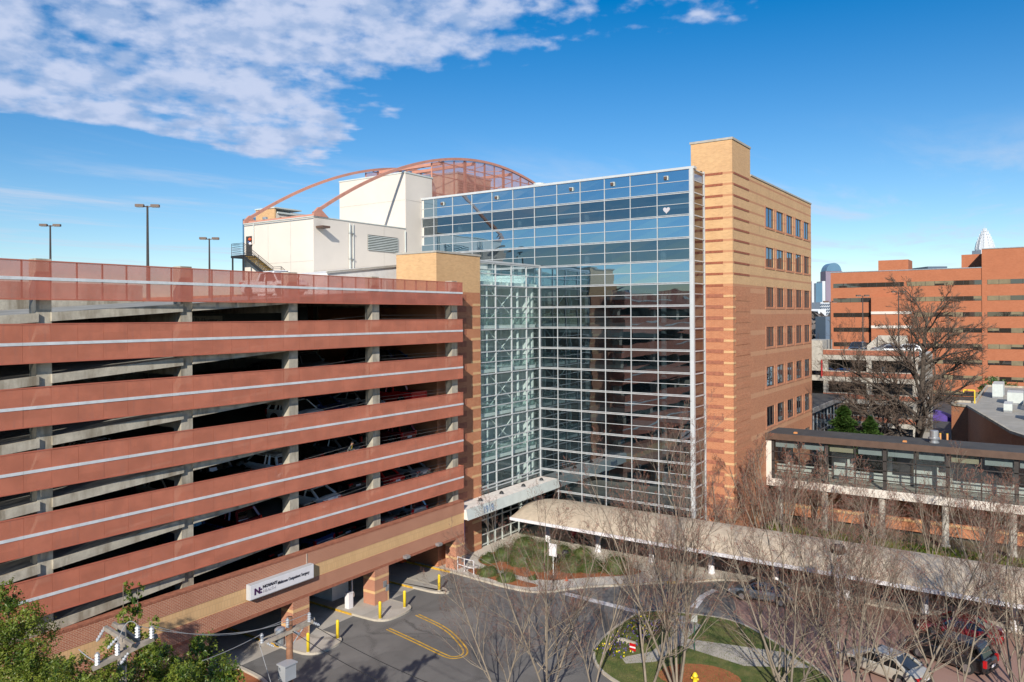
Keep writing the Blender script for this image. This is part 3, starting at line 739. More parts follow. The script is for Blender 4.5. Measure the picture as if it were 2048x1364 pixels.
# interior floors, ceilings and rooms behind the glass
it = MB(); cl_ = MB(); rw = MB()
for k in range(0, 9):
    z = FH*k
    it.box(XG+.3, 97, 25.8, 56.8, z-.35, z+.0)
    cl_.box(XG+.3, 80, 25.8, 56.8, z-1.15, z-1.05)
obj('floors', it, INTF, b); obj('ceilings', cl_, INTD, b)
for k in range(0, 8):
    z = FH*k; y = 26.0; x = 70+random.random()*3
    while y < 56:
        w_ = random.choice([2.6, 3.9, 5.2]); y2 = min(56.8, y+w_)
        dx = random.choice([69.5, 71, 72, 74.5])
        rw.box(dx, dx+.12, y, y2, z, z+2.9)
        if random.random() < .7: rw.box(XG+.6, dx, y2-.06, y2+.06, z, z+2.9)
        y = y2
for i in range(26):
    r_ = random.choice((1, 3, 5, 7, 9, 11)); j = random.choice(range(0, 6) if r_ > 3 else range(0, 11)); z0, z1 = rowz(r_); h_ = random.choice((.5, .9, 1.4))
    obj('blind', MB().box(XG+.14, XG+.16, ym[j]+.1, ym[j+1]-.1, z1-h_, z1-.1), SHADE, b)
for k in range(2, 9):
    for y in (27.3, 30.3, 33.2, 36, 39):
        if random.random() < .5: obj('ceiling_panel', MB().box(XG+1.2, XG+2.4, y, y+.6, FH*k-1.19, FH*k-1.16), SIGNW, b)
obj('partitions', rw, basic('partition_grey', (.20, .22, .22), .8, .3, .2), b)
ic = MB()
for y in (28.9, 36.95, 44.9, 52.85): ic.tube((XG+1.3, y, 0), (XG+1.3, y, 32.4), .26, n=10)
obj('interior_columns', ic, INTW, b)
# brick tower
TY = 22.86; TX = 68.8; BX1 = 97.8
WH = []
tw_mb = MB()
for lo, hi in ((1532.6,1548),(1554,1567.7),(1574,1586),(1592,1603.5),(1608.5,1619)):
    WH.append([TY*(.8256+(p_-1024)/1545*.5642)/(.5642-(p_-1024)/1545*.8256) for p_ in (lo, hi)])
edges = [TX]+[e_ for w_ in WH for e_ in w_]+[BX1]
for i in range(0, len(edges), 2): tw_mb.box(edges[i], edges[i+1], TY, TY+.5, 0, 34.3)
for (a_, c_) in WH:
    zc = [0]+[q_ for k in range(7, -1, -1) for q_ in (31.9-FH*k-2.0, 31.9-FH*k)]+[34.3]
    for i in range(0, len(zc), 2): tw_mb.box(a_, c_, TY, TY+.5, zc[i], zc[i+1])
tw_mb.box(TX, TX+.5, TY+.5, 25.7, 0, 34.3).box(BX1-.5, BX1, TY+.5, 57, 0, 34.3)
obj('brick_wall', tw_mb, TWR, b)
obj('tower_head', MB().box(TX, 74.05, TY-.002, 26.75, 34.3, 36.85), TWR, b)
obj('tower_core', MB().box(TX+.6, 74, TY+.6, 25.6, 0, 34.2), INTD, b)
obj('tower_coping', MB().box(TX-.07, 74.12, TY-.07, 26.85, 36.85, 37.05), CONCL, b)
obj('roof_coping', MB().box(74.12, BX1+.07, TY-.07, TY+.6, 34.3, 34.46).box(BX1-.5, BX1+.07, TY+.6, 57, 34.3, 34.46), CONCL, b)
obj('roof', MB().box(XG+.5, BX1-.5, 25.8, 57, 32.7, 33.2), ROOFL, b)
obj('rear_wall', MB().box(XG, BX1-.5, 57.0, 57.25, 0, 34.0), WHITE, b)
mb = MB(); z = 23.62
for i in range(1, 11): mb.box(TX-.03, TX+.1, 23.75, 25.45, z+1.015*i-.02, z+1.015*i+.20)
for i in range(1, 11): mb.box(69.1, 73.6, TY-.03, TY+.1, z+1.015*i+.0, z+1.015*i+.19)
mb.box(TX-.03, TX+.1, 23.75, 25.45, z-.05, z+.16)
obj('projecting_courses', mb, basic('relief_brick', (.30, .095, .05), .85, .15, 5), b)
z = 22.6
while z > .5:
    obj('quoin_block', MB().box(TX-.035, 69.45, TY-.035, 23.72, z, z+.21), TANB, b)
    obj('projecting_course', MB().box(TX-.03, TX+.1, 23.75, 25.45, z-.03, z+.30), DKB, b)
    obj('relief_course', MB().box(69.46, 73.6, TY-.03, TY+.1, z-.32, z+.14), REDB, b)
    z -= 1.015
# windows in the brick side: five per storey
wcols = []
for lo, hi in ((1532.6,1548),(1554,1567.7),(1574,1586),(1592,1603.5),(1608.5,1619)):
    q = []
    for p_ in (lo, hi):
        tt = (p_-1024)/1545; q.append(TY*(.8256+tt*.5642)/(.5642-tt*.8256))
    wcols.append(q)
for k in range(8):
    zt = 31.9-FH*k; zb = zt-2.0
    if zb < 0: break
    for (x0, x1) in wcols:
        w_ = obj('window', MB().box(x0, x1, TY+.11, TY+.13, zb, zt), WIN, b)
        f = MB().box(x0, x0+.05, TY+.06, TY+.109, zb, zt).box(x1-.05, x1, TY+.06, TY+.109, zb, zt)
        f.box(x0+.05, x1-.05, TY+.06, TY+.109, zt-.07, zt).box(x0+.05, x1-.05, TY+.06, TY+.109, zb, zb+.07).box((x0+x1)/2-.03, (x0+x1)/2+.03, TY+.06, TY+.109, zb+.07, zt-.07)
        obj('frame', f, DKMET, w_)
    fr = MB()
    for (x0, x1) in wcols:
        fr.box(x0-.35, x0-.01, TY-.02, TY+.01, zb-.05, zt+.12); fr.box(x1+.01, x1+.35, TY-.02, TY+.01, zb-.05, zt+.12)
        fr.box(x0-.35, x1+.35, TY-.05, TY+.01, zb-.22, zb-.051)
    obj('brick_surround', fr, basic('surround_brick', (.50, .22, .12), .85, .12, 5) if k == 0 else MAT['surround_brick'], b)
for y, z in ((28.0,33.45),(37.9,33.4),(46.9,33.4),(54.2,33.4),(33.4,33.45)):   # little square vents in the top row
    v_ = thing('facade_floodlight', (XG-.1, y, z), 'small white square light on the top glass row %d m from the brick corner' % int(y-25), 'light fixture', 'small square lights on the glass facade')
    obj('plate', MB().box(XG-.14, XG-.02, y-.21, y+.21, z-.19, z+.19), FASC, v_)
    obj('lamp_head', MB().box(XG-.32, XG-.141, y-.13, y+.13, z-.12, z+.12), BRNMET, v_)
# heart decal
hp = []
for i in range(28):
    a = 2*math.pi*i/28; hp.append((-(16*math.sin(a)**3)*.021+28.0, (13*math.cos(a)-5*math.cos(2*a)-2*math.cos(3*a)-math.cos(4*a))*.021+30.55))
tag(obj('heart_decal', MB().extr(hp, 'x', XG-.03, XG-.012), INKG), 'pale heart shape stuck inside the upper right window', 'decal')

# ================================================================ GLASS ATRIUM / ENTRANCE
AY = 41.7
a = thing('glass_atrium', (60.8, 43, 0), 'pale see-through glass atrium set between the brick stair tower and the tall glass block', 'atrium')
xm = [55.7, 58.3, 60.9, 63.5, 65.9]
tr_ = MB()
for i in range(4, 16):
    z0, z1 = rowz(i); z0 = max(z0, 4.86)
    if z1 < 4.9: break
    gl_ = MB()
    for j in range(4): gl_.quad((xm[j]+.03, AY, z0+.02), (xm[j+1]-.03, AY, z0+.02), (xm[j+1]-.03, AY, z1-.02), (xm[j]+.03, AY, z1-.02))
    obj('glazing', gl_, ATG, a)
    tr_.box(55.7, 65.92, AY-.10, AY+.05, z1-.12, z1-.03); tr_.box(55.7, 65.92, AY-.07, AY+.05, (z0+z1)/2-.035, (z0+z1)/2+.035)
obj('transoms', tr_, ALU, a)
mu = MB()
for x in xm[:-1]: mu.box(x-.05, x+.05, AY-.08, AY+.06, 4.86, 25.93)
mu.box(55.6, 66, AY-.14, AY+.5, 25.93, 26.1); mu.box(65.8, 65.95, AY-.13, AY-.01, 4.86, 25.93)
obj('mullions', mu, ALU, a)
mb = MB(); m3 = MB(); m4 = MB()
for k in range(2, 7):
    z = FH*k-.15
    mb.box(55.75, 65.9, AY+.5, 47.6, z-.32, z)
    m3.box(55.75, 65.9, AY+.56, AY+.60, z+.01, z+1.05)
    m4.box(55.75, 65.9, AY+.52, AY+.64, z+1.05, z+1.12)
obj('floor_slabs', mb, INTW, a); obj('glass_balustrade', m3, ATG, a); obj('balustrade_rail', m4, ALU, a)
mb = MB().box(55.75, 66.2, 47.6, 47.8, 0, 25.2)
obj('back_wall', mb, INTW, a)
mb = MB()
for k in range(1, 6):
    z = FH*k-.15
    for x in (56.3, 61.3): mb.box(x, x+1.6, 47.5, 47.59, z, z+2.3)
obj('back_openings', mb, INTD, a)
mb = MB()
for x in (58.3, 63.5): mb.tube((x, AY+1.1, 4.9), (x, AY+1.1, 24), .17, n=10)
for k in range(2, 6): mb.tube((58.3, AY+1.1, FH*k), (63.5, AY+1.1, FH*k+3.6), .06); mb.tube((63.5, AY+1.1, FH*k), (58.3, AY+1.1, FH*k+3.6), .06)
obj('atrium_columns', mb, INTW, a)
obj('atrium_roof', MB().quad((55.75, AY+.3, 24.2), (66, AY+.3, 24.2), (66, 47.8, 24.2), (55.75, 47.8, 24.2)), ATG, a)
mb = MB()
for x in (55.8, 58.3, 60.9, 63.5, 65.9): mb.box(x-.06, x+.06, AY+.3, 47.8, 23.9, 24.15)
obj('roof_beams', mb, INTW, a)
obj('side_wall', MB().box(65.98, 66.2, 42.6, 47.6, 4.86, 25.2), INTW, a)
obj('east_wall', MB().box(65.95, 66.2, 47.8, 57, 0, 25.9), WHITE, b)
# entrance doors below the canopy
df = MB()
for x in (55.75, 56.9, 58.05, 59.2, 60.6, 62.0, 63.4, 64.8, 65.9): df.box(x-.05, x+.05, AY-.05, AY+.08, .13, 4.0)
for z in (.35, 1.25, 2.55, 3.9): df.box(55.75, 65.9, AY-.04, AY+.06, z-.05, z+.05)
obj('door_frame', df, FASC, a)
xs_ = (55.75, 56.9, 58.05, 59.2, 60.6, 62.0, 63.4, 64.8, 65.9)
for i in range(8): obj('entrance_door' if 0 < i < 3 else 'door_sidelight', MB().quad((xs_[i], AY+.02, .13), (xs_[i+1], AY+.02, .13), (xs_[i+1], AY+.02, 4), (xs_[i], AY+.02, 4)), BRG, a)
obj('lobby_wall', MB().box(55.75, 65.9, 46.5, 46.7, .1, 4), INTD, a)
ec = thing('entrance_canopy', (58.5, 40.5, 4), 'flat off-white canopy slab numbered 1918 over the entrance doors', 'canopy')
mb = MB(); mb.extr([(39.45,4.02),(39.62,4.82),(41.58,4.86),(41.58,4.02)], 'x', 50.97, 65.88); obj('slab', mb, ENTRY, ec)
mb = MB()
for x0, x1 in ((50.97,55.2),(55.22,60.4),(60.42,65.88)):
    mb.add([(x0,39.40,3.98),(x1,39.40,3.98),(x1,39.57,4.86),(x0,39.57,4.86),(x0,39.44,3.98),(x1,39.44,3.98),(x1,39.61,4.86),(x0,39.61,4.86)], [(0,1,2,3),(4,7,6,5),(3,2,6,7),(0,4,5,1),(0,3,7,4),(1,5,6,2)])
obj('fascia_panels', mb, FASC, ec)
text('street_number', '1918', .80, BLUEG, ec, (53.15, 39.40, 4.12), (R(79), 0, 0), bold=.02)
for i, x in enumerate((54.2, 57.4, 61.0, 64.2)):
    t = thing('roof_light', (x, 40.6, 4.86), 'dark domed light on the entrance canopy, number %d from the brick tower' % (i+1), 'light', 'domed lights on the entrance canopy')
    obj('dome', MB().lathe([(.2,0),(.2,.08),(.15,.2),(.03,.27)], (x, 40.5, 4.84), 12), BLKMET, t, smooth=True)
    obj('base_ring', MB().lathe([(.26,0),(.26,.03)], (x, 40.5, 4.84), 12), GALV, t)

# ================================================================ LONG VAULTED WALKWAY CANOPY
wc = thing('walkway_canopy', (61, 15, 0), 'long beige vaulted walkway canopy with white edge on round white columns', 'canopy')
rows = []
for y in (39.3, 39.0, 38.2, 37, 30, 20, 10, 0, -14):
    sc_ = {39.3: .0, 39.0: .55, 38.2: .85}.get(y, 1.0); r_ = []
    for i in range(17):
        u = i/16; x = 57+8*u; zc = 2.98+.84*sc_*math.sin(math.pi*u)**.8 if 0 < u < 1 else 2.98
        r_.append((x, y+(.7*math.sin(math.pi*u) if y > 38 else 0), zc))
    rows.append(r_)
obj('membrane', MB().grid(rows), CANOPY, wc, smooth=True)
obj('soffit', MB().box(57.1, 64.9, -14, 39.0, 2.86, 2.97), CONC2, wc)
obj('edge_beam', MB().box(56.93, 57.09, -14, 39.3, 2.74, 2.99), SIGNW, wc)
obj('edge_beam', MB().box(64.91, 65.05, -14, 39.3, 2.74, 2.99), SIGNW, wc)
for y in (37.5, 32.3, 27.2, 22.0, 16.9, 11.8, 6.7, 1.5, -4):
    c_ = obj('column', MB().lathe([(.3,0),(.3,.15),(.24,.2),(.24,2.86)], (60.5, y, .13), 16), SIGNW, wc, smooth=True)
obj('retaining_wall', MB().box(64.2, 64.4, -14, 25, .1, 1.3), DKB, wc)
mb = MB(); mb.box(64.9, 65.5, 26, 41, .13, .5)
obj('bench_plinth', mb, CONCL, wc)

# ================================================================ ROOFTOP WHITE BLOCKS
rb = thing('white_plant_rooms', (56, 62, 22), 'two joined off-white rendered rooftop plant rooms with a tall one behind', 'plant room')
obj('low_block', MB().box(50.3, 63.3, 57.3, 67.8, 22, 30.2), WHITE, rb)
obj('parapet', MB().box(50.3, 50.55, 57.3, 67.8, 30.2, 30.62).box(50.55, 63.3, 57.3, 57.55, 30.2, 30.62).box(50.55, 63.3, 67.55, 67.8, 30.2, 30.62), WHITE, rb)
obj('parapet_cap', MB().box(50.22, 50.62, 57.22, 67.88, 30.62, 30.70).box(50.62, 63.28, 57.22, 57.62, 30.62, 30.70), FASC, rb)
obj('salmon_rail', MB().box(50.6, 50.9, 57.7, 67.5, 30.3, 30.95), SALMON, rb)
obj('tall_block', MB().box(63.3, 67.8, 57.29, 67.6, 22, 36.75), WHITE, rb)
obj('tall_cap', MB().box(63.24, 67.86, 57.22, 67.66, 36.75, 36.9), FASC, rb)
lv = MB()
for i in range(9): lv.box(57.5, 62.0, 57.17, 57.25, 27.93+i*.175, 28.01+i*.175)
obj('louvre', lv, FASC, rb); obj('louvre_back', MB().box(57.5, 62, 57.262, 57.285, 27.9, 29.5), BLKMET, rb)
obj('downpipe', MB().tube((54.9, 57.18, 22), (54.9, 57.18, 30.4), .07).tube((55.4, 57.2, 22), (55.4, 57.2, 30.4), .04).tube((63.1, 57.18, 24.5), (63.1, 57.18, 30.4), .07), FASC, rb)
mb = MB().box(50.55, 51.5, 56.3, 57.25, 29.55, 29.75); obj('wall_lamp', mb, BRNMET, rb)
dr = obj('door', MB().box(50.24, 50.29, 66.55, 67.45, 27.3, 29.35), DKMET, rb)
obj('conduit', MB().tube((50.22, 66.2, 28.6), (50.22, 66.2, 30.6), .05, n=6), FASC, rb)
obj('podium', MB().extr([(43.8, 22.1), (66, 22.1), (66, 26.5), (57.1, 26.1), (43.8, 24.6)], 'y', 48.2, 57.2), WFLASH, rb)
obj('podium_flashing', MB().extr([(43.6, 24.6), (43.6, 24.75), (57.1, 26.3), (66, 26.6), (66, 26.5), (57.1, 26.1)], 'y', 48.05, 48.19), CONCL, rb)
mb = MB().box(44.5, 49, 48.1, 48.18, 22.4, 23.4).box(50.5, 56.5, 48.1, 48.18, 22.4, 24.2); obj('podium_panels', mb, FASC, rb)
for x, y, z, h in ((51.5, 66.0, 30.2, 1.2), (52.2, 63.8, 30.2, .7), (66.2, 60, 36.9, .5)):
    obj('vent_pipe', MB().lathe([(.12,0),(.12,h-.3),(.26,h-.28),(.26,h-.05),(.1,h)], (x, y, z), 10), GALV, rb)
mb = MB()
for y in (60.6, 64.0): mb.box(50.285, 50.3, y-.02, y+.02, 22.1, 30.6)
for x in (59.9,): mb.box(x-.02, x+.02, 57.285, 57.3, 24.5, 30.5)
mb.box(50.285, 50.3, 57.4, 67.7, 26.4, 26.44).box(63.285, 63.3, 57.4, 67.5, 33.8, 33.84).box(63.4, 67.7, 57.275, 57.29, 33.8, 33.84)
obj('control_joints', mb, basic('joint_grey', (.50, .46, .41), .8), rb)
mb = MB()
for z in (24.2, 26.8, 29.4): mb.box(54.8, 55.5, 57.08, 57.28, z, z+.06)
obj('pipe_clips', mb, GALV, rb)
obj('roof_stain_trim', MB().box(50.24, 50.3, 57.3, 67.8, 30.42, 30.50), GALV, rb)
# outside stair
es = thing('outside_staircase', (49.5, 66, 22), 'black steel outside staircase with yellow-edged treads against the white plant room', 'staircase')
obj('landing', MB().box(48.75, 50.2, 65.9, 67.9, 27.05, 27.3), BLKMET, es)
for x, y in ((48.85, 67.75), (48.85, 66.0), (50.1, 67.75)): obj('post', MB().tube((x, y, 22), (x, y, 27.1), .09, n=6), BLKMET, es)
sm = MB(); n_ = 15; tread = MB(); nose = MB()
for i in range(n_):
    y = 65.9-i*.30; z = 27.15-i*.172
    tread.box(48.85, 50.1, y-.28, y, z-.04, z); nose.box(48.85, 50.1, y-.30, y-.24, z-.042, z+.006)
for x in (48.8, 50.12): sm.extr([(65.9,27.3),(65.9,26.95),(61.4,24.35),(61.4,24.75)], 'x', x, x+.06)
sm.box(48.8, 50.18, 60.2, 61.4, 24.4, 24.6); sm.extr([(60.2,24.6),(60.2,24.3),(56.7,22.1),(56.7,22.4)], 'x', 48.8, 48.86)
obj('stringer', sm, BLKMET, es); obj('treads', tread, DKMET, es); obj('tread_nosing', nose, YEL, es)
rl = MB()
for i in range(7):
    h = .17*(i+1)
    rl.path([(50.1,67.85,27.3+h),(48.8,67.85,27.3+h),(48.8,65.9,27.3+h),(48.8,61.4,24.7+h),(48.8,60.2,24.7+h),(48.8,56.7,22.3+h)], .02 if i < 6 else .03, 4)
for y, z in ((67.85,27.3),(65.9,27.3),(63.6,26.0),(61.4,24.7),(60.2,24.7),(58.4,23.5)): rl.tube((48.8, y, z), (48.8, y, z+1.19), .03, n=5)
obj('railing', rl, BLKMET, es)

# ================================================================ STEEL ARCHES AND SCREEN
def az(x): return 40.3-.011*(x-79.5)**2
ar = thing('roof_arches', (75, 62, 30), 'pair of salmon steel arches with a see-through mesh screen over the roof', 'roof structure')
for Y in (57.3, 67.8):
    rr = []
    for i in range(61):
        x = 50.3+i*(58.4/60); z = az(x); sl = -.022*(x-79.5); nx, nz = -sl/math.hypot(1, sl), 1/math.hypot(1, sl)
        rr.append([(x+nx*o_, Y+w_, z+nz*o_) for (w_, o_) in ((-.12,-.15),(.12,-.15),(.12,.15),(-.12,.15))])
    obj('arch', MB().grid(rr, True), SALMON, ar)
    obj('arch_foot', MB().extr([(50.25,30.7),(52.1,30.7),(50.9,31.6),(50.25,31.0)], 'y', Y-.14, Y+.14), SALMON, ar)
mb = MB()
for x in (70, 76.1, 84.2, 92.5):
    z = az(x)-.35
    mb.box(x-.14, x+.14, 57.5, 67.6, z-.2, z+.16)
for (x0, x1) in ((70,74.1),(78.1,82.2),(86.2,90.3)):
    mb.tube((x0, 57.6, az(x0)-.4), (x1, 67.5, az(x1)-.4), .05, n=4); mb.tube((x1, 57.6, az(x1)-.4), (x0, 67.5, az(x0)-.4), .05, n=4)
obj('cross_beams', mb, SALMON, ar)
for Y in (57.3, 67.8):
    sc = MB(); po = MB(); xs = [67.9, 70, 72, 74.1, 76.1, 78.1, 80.2, 82.2, 84.2, 86.2, 88.2, 90.3, 92.5, 95, 98]
    for i in range(len(xs)-1):
        z0 = 33.3
        sc.quad((xs[i], Y, z0), (xs[i+1], Y, z0), (xs[i+1], Y, az(xs[i+1])-.2), (xs[i], Y, az(xs[i])-.2))
        big_ = i % 2 == 1; w_ = .09 if big_ else .035
        if xs[i] in (74.1, 82.2): w_ = .2
        po.box(xs[i]-w_, xs[i]+w_, Y+.03, Y+.2, 33.3, az(xs[i])-.2)
    for h in (35.2, 37.3, 38.9):
        xa = 79.5-math.sqrt((40.1-h)/.011); po.box(max(67.9, xa), min(98, 159-xa), Y+.02, Y+.08, h-.05, h+.05)
    obj('mesh_screen', sc, SCREEN, ar); obj('screen_posts', po, SALMON, ar)
obj('base_beam', MB().box(67.9, 98, 57.1, 57.24, 33.6, 34.3), SALMON, ar)
t = thing('cooling_tower', (79, 63, 33.2), 'big brown louvred plant box behind the mesh screen', 'plant equipment')
obj('casing', MB().box(75.9, 83, 60, 66, 33.2, 38.9), stained('brown_casing', (.36, .27, .21), (.22, .15, .11), amt=.5), t)
mb = MB()
for i in range(14): mb.box(76.1, 82.8, 59.93, 59.99, 33.8+i*.32, 33.95+i*.32)
obj('louvres', mb, BRNMET, t)
obj('top_rim', MB().box(75.8, 83.1, 59.9, 66.1, 38.9, 39.1), GALV, t)
t = thing('steam_pipe', (69.2, 59, 34), 'bent silver pipe beside the tall white plant room', 'pipe')
obj('pipe_run', MB().path([(68.3, 59, 33.3), (68.3, 59, 36.2), (68.7, 59, 36.8), (69.4, 59, 36.9), (69.9, 59, 36.4), (70.3, 59, 35)], .28, 10), GALV, t)
for x, y, w_, l_, h, lab in ((71.5, 47.2, 1.8, 2.0, 1.9, 'left'), (71.5, 44.6, 1.8, 2.2, 2.15, 'middle'), (70.5, 38.2, 2.4, 3.4, 1.3, 'right')):
    t = thing('rooftop_unit', (x, y, 33.2), 'pale rooftop air unit above the glass roof edge, %s of three' % lab, 'air handler', 'air units on the glass block roof')
    obj('casing', MB().box(x, x+w_, y, y+l_, 33.2, 33.2+h), GALV, t)
    obj('fan_cowl', MB().lathe([(.7,0),(.7,.28),(.5,.34)], (x+w_/2, y+l_/2, 33.2+h), 16), FASC, t)
t = thing('rear_penthouse', (61.5, 77, 30), 'small penthouse with buff side wall behind the white plant room', 'penthouse')
obj('buff_wall', MB().box(59.9, 60.1, 75, 78.5, 28, 34.0), TANB, t); obj('white_wall', MB().box(60.1, 63.8, 75, 78.5, 28, 33.4), WHITE, t)
obj('roof_cap', MB().box(59.8, 63.9, 74.9, 78.6, 34.0, 34.15).box(60.2, 64.2, 74.8, 75, 33.4, 33.6), FASC, t)
obj('vent', MB().box(60.6, 61.7, 74.95, 74.99, 32.2, 33.0), BRNMET, t)
t = thing('rear_glass_wing', (73, 82, 20), 'strip of glass wall with white frame seen behind the plant rooms', 'building')
obj('glass', MB().box(66.5, 80, 80, 90, 10, 34.5), SPAN, t)
mb = MB()
for x in (66.6, 69.2, 71.8, 74.4, 77): mb.box(x-.05, x+.05, 79.93, 79.99, 10, 34.5)
for z in (32.5, 33.5, 34.5): mb.box(66.5, 80, 79.94, 79.99, z-.05, z+.06)
obj('mullions', mb, ALU, t)

# ================================================================ FOOTBRIDGE
BX = 78.6
fb = thing('footbridge', (80.6, 5, 0), 'enclosed glazed footbridge with dark roof and white floor beam on columns', 'footbridge')
obj('floor_beam', MB().box(BX, BX+.3, -16, 22.8, 3.85, 4.6).box(BX+.3, 82.6, -16, 22.8, 4.1, 4.5), WHITE, fb)
obj('end_frame', MB().box(BX-.02, BX+.28, 22.3, 22.83, 4.6, 8.7), WHITE, fb)
obj('roof', MB().box(BX-.35, 83.0, -16, 22.8, 8.95, 9.1), ROOFD, fb)
obj('fascia', MB().box(BX-.42, BX-.36, -16, 22.82, 8.55, 9.16), BRNMET, fb)
obj('soffit', MB().box(BX-.34, 82.9, -16, 22.8, 8.75, 8.94), DKMET, fb)
gb = MB(); fr = MB(); i = 0; y = 22.2
while y > -15:
    y2 = y-2.56
    obj('window', MB().quad((BX+.1, y-.05, 4.6), (BX+.1, y2+.05, 4.6), (BX+.1, y2+.05, 8.75), (BX+.1, y-.05, 8.75)), BRG, fb)
    w_ = .16 if i % 2 == 0 else .05
    fr.box(BX, BX+.2, y-w_, y+w_, 4.6, 8.75)
    sh = MB().box(BX+.26, BX+.30, y-.25, y2+.2, 7.75, 8.7)
    obj('roller_shade', sh, SHADE2 if i % 4 == 2 else SHADE, fb)
    y = y2; i += 1
for z in (5.5, 6.4, 7.3): fr.box(BX, BX+.15, -16, 22.3, z-.04, z+.04)
obj('window_frame', fr, DKMET, fb)
obj('far_wall', MB().box(82.4, 82.6, -16, 22.8, 4.6, 5.4).box(82.4, 82.6, -16, 22.8, 7.9, 8.75), INTW, fb)
mb = MB()
for y in (21.5, 17.2, 12.1, 7.0, 1.9, -3.2): mb.box(82.35, 82.6, y-.2, y+.2, 4.6, 8.75)
for (y0, y1, z1) in ((15.2, 17.0, 7.2), (6.9, 9.9, 7.2)): mb.box(81.5, 81.6, y0, y1, 4.7, z1)
obj('inner_panels', mb, INTW, fb)
for y in (21.6, 17.35, 12.3, 7.1, 2.0, -3.1, -8.2):
    obj('column', MB().lathe([(.4,0),(.4,.12),(.3,.2),(.3,3.85)], (BX+.5, y, .1), 14), CONCL, fb)
obj('undercroft_wall', MB().box(83.2, 83.5, -16, 22.7, 0, 4.0), REDB, fb)
for z in (.9, 1.9): obj('buff_course', MB().box(83.13, 83.19, -16, 22.7, z, z+.25), TANB, fb)
for y, lab in ((8.1, 'centre of the footbridge roof'),):
    t = thing('roof_vent', (80.6, y, 9.1), 'silver round roof vent on the '+lab, 'roof vent')
    obj('vent_body', MB().lathe([(.42,0),(.42,.1),(.34,.12),(.34,.3),(.5,.36),(.5,.5),(.36,.52),(.36,1.1),(.3,1.15)], (80.6, y, 9.1), 18), GALV, t)
for (y, s_) in ((20.2, 1), (10.4, 1)):
    t = thing('roof_flag', (79.6, y, 9.1), 'small orange block lying on the footbridge roof near the '+('brick tower' if y > 15 else 'round silver vent'), 'block', 'orange blocks on the footbridge roof')
    obj('block', MB().extr([(y-.18,9.1),(y+.18,9.1),(y+.14,9.25),(y-.14,9.25)], 'x', 79.45, 79.75), basic('orange_block', (.6, .25, .08), .7) if y > 15 else MAT['orange_block'], t)
# chairs and a seated person would be lost behind the glass: two lounge chairs show as dark shapes
for y, l in ((18.6, 'left'), (17.9, 'right')):
    t = thing('lounge_chair', (81, y, 4.6), 'dark lounge chair inside the footbridge windows, %s of the pair' % l, 'chair', 'chairs in the footbridge')
    obj('seat', MB().box(80.7, 81.3, y-.25, y+.25, 4.95, 5.05), BLKMET, t); obj('backrest', MB().extr([(81.2,5.05),(81.3,5.05),(81.5,5.75),(81.4,5.75)], 'y', y-.25, y+.25), BLKMET, t)
    for dx in (.02, .52):
        for dy in (-.22, .2): obj('leg', MB().box(80.7+dx, 80.74+dx, y+dy, y+dy+.04, 4.52, 4.95), BLKMET, t)

# ================================================================ BACKGROUND BUILDINGS
OX = 225.0
ob = thing('orange_brick_hospital', (240, 30, 0), 'long orange brick hospital with dark ribbon windows beyond the bare tree', 'hospital')
obj('wall', MB().box(OX, 250, 11.9, 47.5, 0, 32.3), ORB, ob); obj('wall', MB().box(OX-.25, 255, -30, 11.9, 0, 36.9), ORB, ob)
obj('roof_edge', MB().box(OX-.1, 250.1, 11.9, 47.6, 32.3, 32.5).box(OX-.4, 255, -30, 11.9, 36.9, 37.1), GALV, ob)
obj('penthouse', MB().box(232, 240, 29.2, 36.6, 32.3, 35.6), ORB, ob); obj('penthouse', MB().box(232, 246, 11.9, 16.8, 32.3, 36.2), ORB, ob)
def yo(p):
    tt = (p-1024)/1545; return OX*(.5642-tt*.8256)/(.8256+tt*.5642)
for r in range(8):
    zt = 29.3-4.0*r; zb = zt-1.15
    spans = [(1667,1808),(1814,1967)] if r < 2 else [(1667,1745),(1827,1967)]
    spans += [(1975,2120)]
    for (p0, p1) in spans:
        y0, y1 = yo(p1), yo(p0); xx = OX-.25 if p0 > 1970 else OX
        w_ = obj('ribbon_window', MB().box(xx-.06, xx-.01, y0, y1, zb, zt), RIB, ob)
        fr = MB(); bl = MB(); n_ = max(3, int((y1-y0)/2.1)); dy = (y1-y0)/n_
        for j in range(n_):
            fr.box(xx-.10, xx-.061, y0+j*dy-.04, y0+j*dy+.04, zb, zt)
            if random.random() < .45 and p0 > 1700: obj('blind', MB().box(xx-.08, xx-.062, y0+j*dy+.05, y0+(j+1)*dy-.05, zb+(.0 if random.random() < .6 else .5), zt), BLIND, w_)
        obj('window_frame', fr, DKMET, w_)
mb = MB()
for z in (20.9, 17.2, 11.0, 7.6): mb.box(OX-2.2, OX-2.0, yo(1826), yo(1745), z, z+.7)
obj('stair_wing', MB().box(OX-2, OX-.01, yo(1826), yo(1745), 0, 25.5), ORB, ob); obj('white_band', mb, WHITE, ob)
